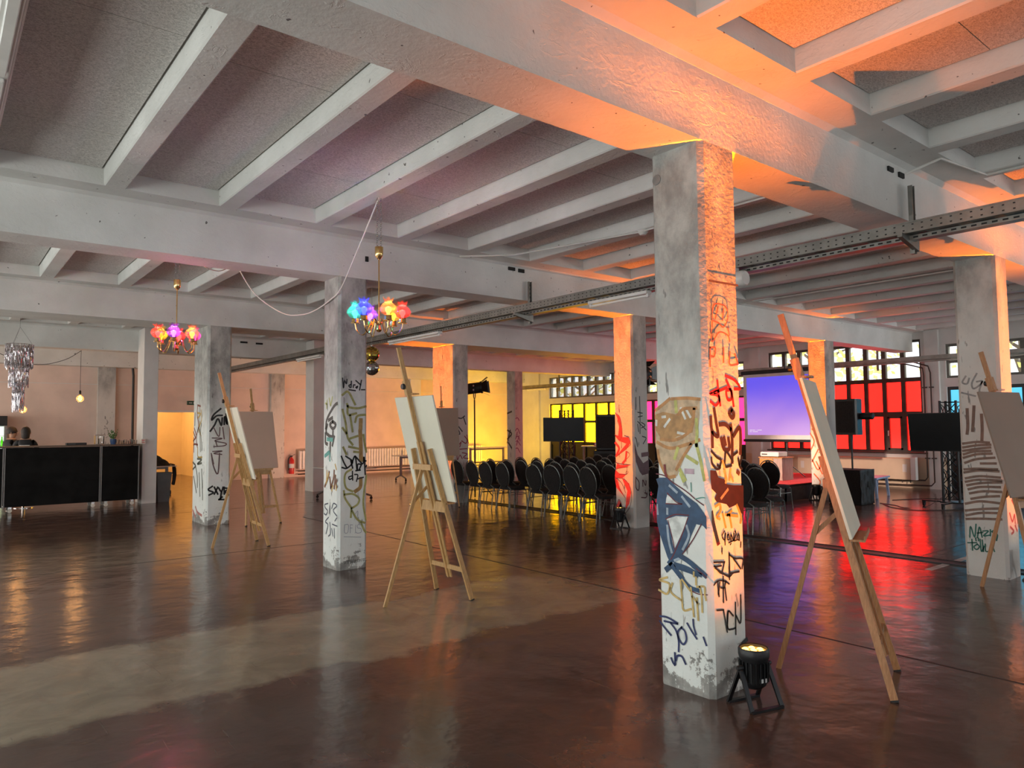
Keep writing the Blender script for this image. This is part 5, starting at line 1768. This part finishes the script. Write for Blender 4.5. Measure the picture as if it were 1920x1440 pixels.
graffiti(C1, 'L', C_, NAV, 22, [[(170, 680), (300, 700), (440, 780)], [(180, 720), (260, 830), (350, 940)], [(260, 750), (440, 790)], [(350, 780), (420, 880), (455, 1020), (455, 1160)], [(500, 830), (445, 900), (470, 1010), (520, 1065), (560, 1000), (540, 890), (490, 840)], [(570, 780), (640, 900), (700, 990)], [(650, 730), (660, 830), (690, 930)], [(740, 940), (900, 1010)], [(790, 970), (830, 1080)]], 'navy_tag')
graffiti(C1, 'L', C_, NAV, 24, [[(355, 1250), (380, 1310), (405, 1345)], [(405, 1180), (410, 1330)], [(420, 1280), (440, 1220), (500, 1230), (550, 1330)]], 'navy_tag')
# nearest column, right face
graffiti(C1, 'R', A_, (.33, .010, .010), 30, [[(960, 220), (870, 270), (960, 290), (1000, 350), (950, 430), (880, 380)], [(970, 100), (985, 250), (1010, 430)], [(930, 260), (1100, 190)], [(1150, 220), (1090, 240), (1110, 350), (1160, 340), (1160, 230), (1190, 440)], [(1090, 90), (1150, 230)], [(1080, 30), (1200, 90), (1280, 200), (1200, 210)]], 'red_tag')
graffiti(C1, 'R', A_, BRN, 42, [[(880, 590), (900, 780), (980, 850), (960, 700), (925, 480)], [(1000, 690), (1080, 690), (1150, 760)], [(1160, 490), (1130, 540), (1170, 600), (1195, 560), (1165, 500)], [(1020, 880), (1060, 1020), (1130, 1020), (1120, 880)], [(1150, 700), (1170, 900), (1170, 1200)], [(1190, 840), (1270, 730), (1285, 900), (1280, 1080)], [(1060, 870), (1080, 960)], [(900, 800), (905, 990)]], 'black_tag')
graffiti(C1, 'R', A_, BLK, 26, [[(890, 1050), (960, 1130), (1020, 1170), (1010, 1240)], [(890, 1140), (900, 1220), (960, 1290), (1010, 1270), (970, 1240)], [(1080, 1050), (1070, 1200), (1080, 1260), (1160, 1240)], [(1190, 1100), (1240, 1060)], [(1250, 1150), (1270, 1250), (1300, 1290)], [(1300, 1130), (1270, 1230)], [(1100, 1060), (1180, 1190)]], 'black_tag')
graffiti(C1, 'R', A_, (.10, .05, .03), 40, [[(1240, 1330), (1260, 1350)]], 'dark_blot')
graffiti(C1, 'R', A_, YEL, 26, [[(1040, 1180), (1070, 1300), (1080, 1440)], [(1150, 1290), (1130, 1440)]], 'yellow_line')
graffiti(C1, 'R', B_, (.045, .012, .010), 0, [[(870, 10), (950, 20), (985, 110), (1060, 130), (1100, 200), (1190, 215), (1320, 215), (1325, 620), (1280, 580), (1240, 470), (1130, 520), (1090, 470), (960, 440), (930, 400), (960, 330), (890, 260), (870, 130)]], 'dark_red_field', True)
graffiti(C1, 'R', B_, (.50, .30, .18), 26, [[(1020, 390), (1110, 270)]], 'bare_scratch')
graffiti(C1, 'R', B_, YEL, 24, [[(1060, 20), (1090, 120), (1080, 180)], [(1140, 60), (1180, 160)]], 'yellow_line')
graffiti(C1, 'R', B_, (.42, .38, .10), 26, [[(940, 500), (1000, 470), (1010, 560), (960, 640), (1000, 670)], [(1040, 600), (1080, 780)], [(1130, 610), (1160, 780)], [(1080, 610), (1240, 630)], [(1160, 560), (1100, 620)], [(1230, 480), (1290, 640), (1280, 720)]], 'olive_tag')
graffiti(C1, 'R', B_, (.12, .012, .015), 46, [[(895, 640), (930, 800), (980, 1000)]], 'crimson_outline')
graffiti(C1, 'R', B_, (.02, .03, .06), 44, [[(890, 580), (920, 760), (970, 960)]], 'blue_stroke')
graffiti(C1, 'R', B_, BLK, 14, [[(1060, 830), (1030, 900), (1060, 950), (1080, 870)], [(1075, 860), (1070, 1020)], [(1110, 880), (1100, 940), (1130, 940), (1120, 880), (1105, 885)], [(1150, 970), (1150, 880), (1185, 960), (1190, 860)], [(1200, 830), (1220, 870), (1190, 960), (1230, 950)], [(1250, 870), (1230, 930), (1255, 950), (1260, 880), (1262, 960)], [(1120, 990), (1200, 950)], [(1140, 1015), (1150, 1000)], [(1030, 1060), (1030, 1140)], [(1285, 980), (1280, 1050)]], 'black_word')
graffiti(C1, 'R', B_, BLK, 17, [[(1065, 1250), (890, 1260), (930, 1310), (1020, 1300)], [(930, 1310), (1020, 1400), (1060, 1260)], [(1020, 1400), (1130, 1440)], [(1125, 1130), (1135, 1440)], [(1125, 1150), (1200, 1200), (1310, 1210), (1300, 1340)], [(1180, 1200), (1280, 1340)], [(1140, 1400), (1260, 1380)]], 'black_word')
graffiti(C1, 'R', C_, BLK, 17, [[(900, 10), (1030, 100), (1125, 150), (1180, 100), (1260, 80)], [(1125, 20), (1130, 190)], [(900, 290), (970, 210), (1060, 210), (1125, 250)], [(970, 220), (990, 420)], [(1000, 230), (980, 390)], [(1045, 150), (1050, 500)], [(1080, 210), (1060, 300), (1010, 300)], [(1070, 300), (1090, 470)]], 'black_word')
graffiti(C1, 'R', C_, BLK, 17, [[(905, 560), (1050, 580)], [(960, 605), (1050, 600)], [(910, 570), (1020, 800)], [(1050, 610), (1100, 900)], [(1110, 620), (1100, 830)], [(1180, 680), (1110, 620), (1105, 840), (1160, 860), (1215, 840)], [(1210, 500), (1215, 930)], [(1215, 670), (1280, 770), (1280, 400)]], 'black_word')
graffiti(C1, 'R', C_, (.02, .02, .025), 40, [[(1300, 1060), (1360, 1000)]], 'dark_blot')
graffiti(C1, 'R', K_, (.30, .10, .05), 5, [[(345, 960), (350, 860), (385, 850), (415, 870), (420, 920), (400, 960), (375, 940), (350, 930)], [(375, 860), (360, 920)], [(400, 870), (395, 930)], [(340, 970), (345, 1030), (380, 985), (420, 1000), (430, 1030)], [(420, 960), (428, 1000)]], 'faint_line_drawing')
graffiti(C1, 'R', K_, (.30, .11, .05), 7, [[(335, 1060), (335, 1150)], [(335, 1060), (360, 1060), (355, 1100), (340, 1100)], [(400, 1060), (400, 1130)], [(430, 1080), (430, 1140), (465, 1140)], [(455, 1090), (470, 1140)]], 'faint_letters')
graffiti(C1, 'R', K_, (.10, .05, .03), 7, [[(315, 733), (380, 745), (468, 760)]], 'crack')
o = MB().lathe([(0, 0), (.034, 0), (.036, .003), (.034, .005), (0, .005)], 16, (0, 0, 0), Matrix.Rotation(-PI / 2, 3, 'Y')).build('blanking_plate', M['grey_metal'], C1, True, (0.0, .36, 3.36))

# chandelier column
OLV = (.30, .29, .10)
graffiti(K1, 'R', D_, BLK, 20, [[(400, 160), (415, 320), (430, 200), (460, 250), (470, 180)], [(540, 210), (535, 310)], [(535, 260), (500, 280), (520, 310)], [(570, 310), (575, 270), (600, 270)], [(620, 300), (640, 290), (625, 320), (610, 305)], [(610, 200), (690, 270)], [(700, 195), (670, 350)], [(700, 260), (815, 325)], [(500, 345), (605, 360)], [(700, 345), (755, 345)]], 'black_tag')
graffiti(K1, 'R', D_, OLV, 34, [[(395, 430), (490, 380), (600, 580)], [(470, 570), (500, 620), (640, 640), (770, 610)], [(480, 600), (490, 740), (620, 720)], [(520, 750), (560, 1010)], [(810, 740), (640, 760), (600, 860)], [(400, 660), (450, 880), (480, 1100), (560, 1220)], [(400, 950), (460, 1040)], [(520, 1120), (640, 1080)], [(730, 1060), (760, 1250), (790, 1370)], [(500, 1250), (690, 1290)], [(410, 1260), (460, 1370)], [(580, 1330), (700, 1340)]], 'olive_scrawl')
graffiti(K1, 'R', D_, (.36, .22, .07), 62, [[(690, 820), (685, 960)], [(680, 1000), (690, 1250), (690, 1440)]], 'ochre_drip')
graffiti(K1, 'R', E_, (.36, .22, .07), 56, [[(690, 20), (700, 200)], [(690, 480), (680, 620), (600, 690)]], 'ochre_drip')
graffiti(K1, 'R', E_, BLK, 24, [[(380, 130), (420, 230), (470, 320)], [(390, 310), (470, 320), (560, 220), (450, 130)], [(530, 200), (560, 320)], [(550, 230), (600, 130), (630, 350), (640, 260), (700, 260)], [(700, 260), (660, 350)], [(600, 130), (720, 250), (740, 140), (760, 420)], [(740, 200), (800, 220), (770, 300)], [(610, 360), (680, 350)]], 'black_tag')
graffiti(K1, 'R', E_, BLK, 20, [[(560, 440), (500, 460), (510, 500), (550, 480)], [(555, 370), (560, 510)], [(590, 420), (640, 430), (620, 530)], [(640, 490), (730, 465)]], 'black_tag')
graffiti(K1, 'R', E_, (.40, .39, .14), 30, [[(540, 340), (450, 400), (430, 520), (460, 640), (560, 690)], [(420, 680), (440, 800), (540, 950)], [(430, 740), (560, 730), (660, 800), (640, 890), (540, 960)], [(540, 960), (530, 1100)], [(550, 1000), (640, 1140), (790, 1200)], [(780, 430), (740, 700), (730, 900), (770, 1140)], [(690, 1180), (740, 1300), (790, 1360)]], 'lime_scrawl')
PEN = (.10, .12, .24)
graffiti(K1, 'R', E_, PEN, 5, [[(430, 1220), (430, 1340), (480, 1340), (490, 1220), (430, 1220)], [(520, 1220), (520, 1350)], [(520, 1220), (560, 1220)], [(520, 1270), (555, 1270)], [(610, 1220), (610, 1340), (690, 1340), (690, 1280), (640, 1270), (640, 1220), (690, 1220)], [(420, 1410), (690, 1415)], [(600, 1050), (640, 1000), (640, 1090)]], 'pen_letters')
graffiti(K1, 'R', (590, 1020, 16.0), (.02, .02, .02), 12, [[(940, 510), (880, 530), (930, 560), (880, 600)], [(960, 510), (1040, 500)], [(1000, 505), (1000, 590)], [(1060, 580), (1080, 490), (1100, 575)], [(1120, 570), (1125, 480), (1150, 530), (1175, 470), (1185, 560)], [(1210, 550), (1215, 470), (1260, 480), (1220, 510)], [(1290, 460), (1280, 530), (1320, 530), (1325, 455), (1290, 460)], [(1350, 530), (1350, 450), (1400, 520), (1405, 440)], [(1540, 425), (1440, 440), (1450, 510), (1550, 500)], [(1450, 475), (1520, 465)]], 'black_word', False, False)
graffiti(K1, 'L', D_, (.06, .055, .05), 30, [[(370, 545), (290, 580), (210, 700), (150, 830), (135, 960)], [(180, 830), (240, 790)], [(245, 850), (295, 900), (250, 965), (200, 900), (245, 850)], [(160, 900), (140, 1010), (180, 1070), (240, 1090), (250, 1010)], [(130, 1040), (130, 1180), (160, 1210)], [(270, 1090), (240, 1230)], [(320, 1060), (350, 1000), (370, 1040), (310, 1090)], [(210, 1150), (200, 1400)]], 'black_scribble')
graffiti(K1, 'L', D_, (.10, .36, .31), 34, [[(320, 1150), (375, 1140)], [(130, 1390), (190, 1340)], [(160, 1130), (240, 1140)]], 'teal_splash')
graffiti(K1, 'L', E_, (.10, .36, .31), 22, [[(90, 180), (280, 180)], [(120, 130), (190, 60), (200, 200)]], 'teal_splash')
graffiti(K1, 'L', D_, (.45, .46, .16), 16, [[(130, 560), (160, 580)], [(190, 480), (210, 600)], [(240, 460), (215, 590)], [(155, 520), (150, 640)]], 'lime_tick')
graffiti(K1, 'L', E_, (.18, .07, .03), 26, [[(190, 380), (170, 480), (120, 610)], [(200, 470), (215, 620)], [(270, 360), (260, 480), (215, 640)], [(290, 440), (270, 640)], [(330, 440), (300, 560), (320, 660)]], 'brown_flame')
graffiti(K1, 'L', E_, (.62, .38, .08), 16, [[(155, 360), (150, 500), (140, 560)], [(285, 260), (305, 340)], [(180, 400), (165, 500)], [(250, 600), (230, 680)], [(300, 590), (300, 670)]], 'amber_flame')
graffiti(K1, 'L', E_, (.07, .08, .12), 11, [[(170, 880), (120, 900), (130, 950), (165, 1000), (140, 1060), (110, 1040)], [(200, 920), (190, 1040)], [(230, 960), (260, 880), (310, 920), (255, 990), (310, 1080)], [(180, 1100), (130, 1170), (170, 1220), (140, 1360)], [(200, 1180), (210, 1350), (180, 1400)], [(240, 1210), (310, 1240)], [(230, 1280), (250, 1400)], [(270, 1280), (275, 1430)], [(280, 1160), (310, 1110)]], 'pen_tag')

# column by the bar
graffiti(L1, 'R', F_, BLK, 36, [[(710, 290), (560, 420), (520, 530), (620, 440), (740, 430)], [(490, 760), (580, 630), (650, 500), (720, 640), (740, 480)], [(780, 620), (790, 450), (840, 620), (820, 400)]], 'black_tag')
graffiti(L1, 'R', F_, (.16, .10, .10), 22, [[(560, 680), (640, 840), (680, 850), (690, 680)], [(530, 900), (740, 910), (580, 960), (810, 1010), (780, 1060), (560, 1080)], [(540, 1180), (740, 1170), (560, 1220), (730, 1240)], [(600, 960), (630, 1060)], [(750, 680), (780, 920)], [(510, 1220), (560, 1440)]], 'brown_tag')
graffiti(L1, 'R', J_, (.16, .10, .10), 7, [[(1190, 880), (1200, 940), (1225, 985), (1235, 870)]], 'brown_tag')
graffiti(L1, 'R', J_, BLK, 9, [[(1195, 1055), (1170, 1075), (1200, 1090), (1175, 1105)], [(1205, 1060), (1225, 1100)], [(1225, 1060), (1205, 1100)], [(1230, 1065), (1245, 1085), (1255, 1060)], [(1245, 1085), (1240, 1125)], [(1260, 1060), (1262, 1100)], [(1265, 1065), (1285, 1070), (1268, 1085), (1285, 1105)], [(1230, 1130), (1265, 1130)], [(1250, 1115), (1232, 1130)]], 'black_word')
graffiti(L1, 'L', F_, (.22, .05, .03), 17, [[(140, 380), (120, 560), (140, 760), (180, 880)], [(230, 215), (220, 420), (250, 620), (230, 760)], [(160, 700), (200, 860), (140, 960)], [(240, 700), (200, 900), (220, 1080)], [(110, 1080), (160, 1030), (230, 1040)], [(150, 900), (150, 1190)], [(230, 220), (290, 240)]], 'rust_drip')
graffiti(L1, 'L', F_, (.45, .30, .06), 17, [[(300, 320), (310, 520), (260, 700), (300, 860)], [(230, 380), (290, 400), (240, 480)], [(270, 560), (250, 780)], [(120, 1260), (160, 1220)], [(230, 1100), (235, 1290), (320, 1300)]], 'ochre_drip')
graffiti(L1, 'L', F_, (.09, .10, .07), 15, [[(310, 600), (290, 760), (310, 1000), (315, 1160)], [(180, 380), (170, 640)], [(270, 720), (290, 1180)]], 'dark_drip')
graffiti(L1, 'L', J_, (.10, .11, .08), 5, [[(1110, 900), (1135, 905), (1110, 930), (1135, 925)], [(1085, 920), (1100, 940), (1085, 960)], [(1080, 1010), (1095, 1035)], [(1100, 940), (1110, 1000), (1110, 1060)], [(1120, 980), (1125, 1110)], [(1135, 960), (1140, 1130)], [(1090, 1000), (1105, 1090)]], 'pen_tag')
graffiti(L1, 'L', J_, (.50, .20, .18), 6, [[(1100, 1170), (1110, 1200), (1135, 1220)], [(1085, 1190), (1100, 1230)]], 'red_mark')

# red graffiti column
RED = (.62, .03, .025)
graffiti(CM, 'L', G_, RED, 0, [[(75, 190), (125, 240), (150, 360), (155, 460), (110, 450), (120, 350), (100, 250)], [(150, 460), (220, 460), (245, 520), (200, 590), (90, 670), (150, 590), (200, 530), (120, 500), (70, 430)], [(85, 800), (100, 740), (130, 760), (240, 760), (170, 790), (110, 800)], [(80, 810), (70, 900), (90, 1000), (190, 1120), (130, 1010), (100, 900), (160, 900), (200, 860), (120, 850)], [(150, 900), (230, 960), (250, 1060), (230, 1180), (190, 1240), (195, 1130), (210, 1040)], [(80, 1230), (120, 1130), (160, 1230), (140, 1150), (110, 1230)]], 'red_field', True)
graffiti(CM, 'L', G_, RED, 22, [[(200, 620), (190, 700), (160, 740)], [(80, 520), (120, 580), (90, 660)]], 'red_bar')
graffiti(CM, 'L', G_, (.10, .012, .010), 5, [[(65, 160), (75, 200), (125, 240), (150, 360), (155, 450)], [(175, 440), (230, 470), (245, 540)], [(150, 460), (120, 490), (70, 430)], [(245, 540), (180, 600), (90, 670)], [(75, 700), (100, 740), (240, 760)], [(80, 810), (120, 795), (220, 780)], [(75, 880), (110, 990), (190, 1120)], [(85, 900), (170, 910), (230, 980), (255, 1080), (240, 1200), (185, 1290)], [(90, 900), (150, 960), (190, 1060)], [(120, 860), (200, 860), (220, 830)], [(80, 1230), (120, 1130), (165, 1240)], [(200, 610), (235, 650), (190, 710)]], 'dark_outline')
graffiti(CM, 'R', G_, (.09, .035, .045), 0, [[(255, 480), (285, 520), (320, 650), (380, 740), (440, 700), (440, 850), (370, 870), (340, 830), (300, 720), (270, 600)]], 'maroon_field', True)
graffiti(CM, 'R', G_, (.09, .035, .045), 34, [[(370, 650), (430, 640)]], 'maroon_bar')
graffiti(CM, 'R', G_, (.03, .03, .03), 9, [[(300, 30), (300, 160)], [(340, 20), (345, 200), (345, 420)], [(320, 190), (370, 200)], [(325, 240), (370, 230)], [(320, 290), (410, 380)], [(360, 300), (400, 330), (360, 360)], [(320, 320), (330, 400)], [(270, 470), (300, 470), (320, 560)], [(370, 450), (410, 470), (380, 530)]], 'black_scrawl')
graffiti(CM, 'R', G_, (.09, .02, .03), 9, [[(300, 890), (300, 1000), (330, 1030), (335, 950), (305, 900)], [(375, 990), (375, 920), (405, 980), (410, 930)], [(360, 1110), (410, 1110), (420, 1070), (395, 1060)]], 'maroon_letters')

# column behind the pale canvas
graffiti(CN, 'R', N_, (.24, .03, .04), 8, [[(605, 840), (630, 870), (650, 850), (640, 890)], [(655, 840), (690, 860), (700, 830), (680, 800)], [(700, 790), (712, 860)], [(615, 940), (620, 1000), (640, 960), (660, 990)], [(660, 940), (700, 950), (670, 980), (710, 990)], [(640, 910), (700, 905)]], 'red_scribble')
graffiti(CN, 'R', N_, (.03, .03, .03), 9, [[(610, 640), (650, 650), (680, 630)], [(670, 640), (690, 700)], [(620, 730), (640, 780), (620, 780)], [(630, 720), (660, 760)], [(650, 1080), (668, 1070), (660, 1100)]], 'black_scrawl')
graffiti(CN, 'L', N_, (.30, .03, .02), 7, [[(545, 1120), (570, 1150), (550, 1180)], [(560, 1080), (575, 1160)]], 'red_scribble')
graffiti(CP, 'L', (1370, 560, 2.618), (.42, .10, .03), 6, [[(390, 660), (410, 700), (395, 740)], [(400, 640), (440, 690), (455, 760)], [(400, 790), (430, 840), (455, 780)], [(410, 860), (440, 900), (420, 930)], [(395, 880), (430, 870)], [(430, 740), (400, 800)], [(420, 800), (450, 860)]], 'red_outline')

# right-hand column
graffiti(C2, 'L', H_, (.26, .25, .24), 12, [[(120, 60), (95, 105), (130, 115), (145, 75)], [(200, 40), (165, 110), (175, 150), (215, 130), (240, 95), (200, 100)], [(240, 100), (220, 170), (260, 190)], [(90, 180), (190, 205)]], 'grey_haze_tag')
graffiti(C2, 'L', H_, (.17, .09, .06), 20, [[(130, 300), (135, 420), (130, 480)], [(180, 280), (175, 380), (170, 460)], [(235, 340), (240, 440), (238, 530)]], 'brown_drip')
BR2 = (.20, .115, .08)
graffiti(C2, 'L', H_, BR2, 17, [[(100, 552), (200, 540), (290, 545)], [(100, 580), (200, 565), (300, 560)], [(100, 605), (200, 590), (300, 580)], [(105, 630), (180, 610), (300, 605)], [(105, 655), (200, 630), (310, 625)], [(115, 692), (200, 665), (330, 655)], [(230, 697), (340, 697)], [(110, 740), (200, 735), (350, 740)], [(110, 762), (220, 748), (360, 755)], [(120, 805), (220, 790), (370, 800)], [(120, 830), (220, 815), (380, 822)], [(120, 990), (200, 975), (260, 975), (390, 990)], [(120, 1040), (230, 1030), (380, 1025)], [(125, 1075), (230, 1058), (380, 1060)], [(125, 1102), (230, 1100), (380, 1105)], [(140, 885), (230, 868), (370, 870)], [(150, 915), (250, 900), (380, 905)], [(160, 955), (260, 940), (400, 935)], [(130, 856), (230, 840), (380, 835)]], 'brown_stripe')
GRN = (.012, .12, .085)
graffiti(C2, 'L', H_, GRN, 9, [[(150, 1235), (155, 1155), (185, 1235), (195, 1140)], [(205, 1240), (220, 1160), (240, 1235)], [(205, 1205), (245, 1200)], [(245, 1190), (285, 1190), (250, 1225), (295, 1220)], [(300, 1180), (300, 1225)], [(345, 1180), (310, 1195), (350, 1215), (345, 1260)], [(135, 1275), (200, 1275)], [(165, 1250), (170, 1330)], [(205, 1285), (180, 1305), (200, 1325), (220, 1305), (205, 1285)], [(225, 1250), (235, 1340), (255, 1300)], [(240, 1255), (250, 1340)], [(262, 1285), (265, 1335), (285, 1340)], [(192, 1240), (196, 1262)], [(212, 1240), (214, 1262)], [(320, 1310), (330, 1340)]], 'green_word')
graffiti(C2, 'R', H_, (.40, .05, .04), 8, [[(455, 965), (480, 1010), (490, 970)], [(440, 1060), (460, 1120), (475, 1070), (480, 1130)], [(490, 1060), (500, 1130)], [(445, 1160), (470, 1190), (455, 1210)], [(480, 1150), (495, 1190)]], 'red_tag')
# scribbles on the small far column and the wall pilasters
graffiti(CD, 'L', (920, 680, 6.0), (.025, .02, .02), 14, [[(180, 540), (230, 560)], [(190, 570), (235, 550)], [(180, 660), (240, 650)], [(190, 760), (235, 800), (190, 860)], [(180, 800), (240, 900)], [(200, 900), (235, 960)], [(220, 760), (185, 900)]], 'black_scribble')
graffiti(CD, 'R', (920, 680, 6.0), (.20, .05, .12), 8, [[(265, 640), (300, 620), (320, 650)], [(270, 780), (300, 740), (330, 800)], [(265, 850), (310, 830), (330, 880)], [(270, 900), (300, 880), (335, 930)], [(270, 980), (300, 960), (330, 1010)], [(260, 1040), (300, 1020)], [(300, 780), (280, 860)], [(320, 820), (290, 930)]], 'purple_scribble')
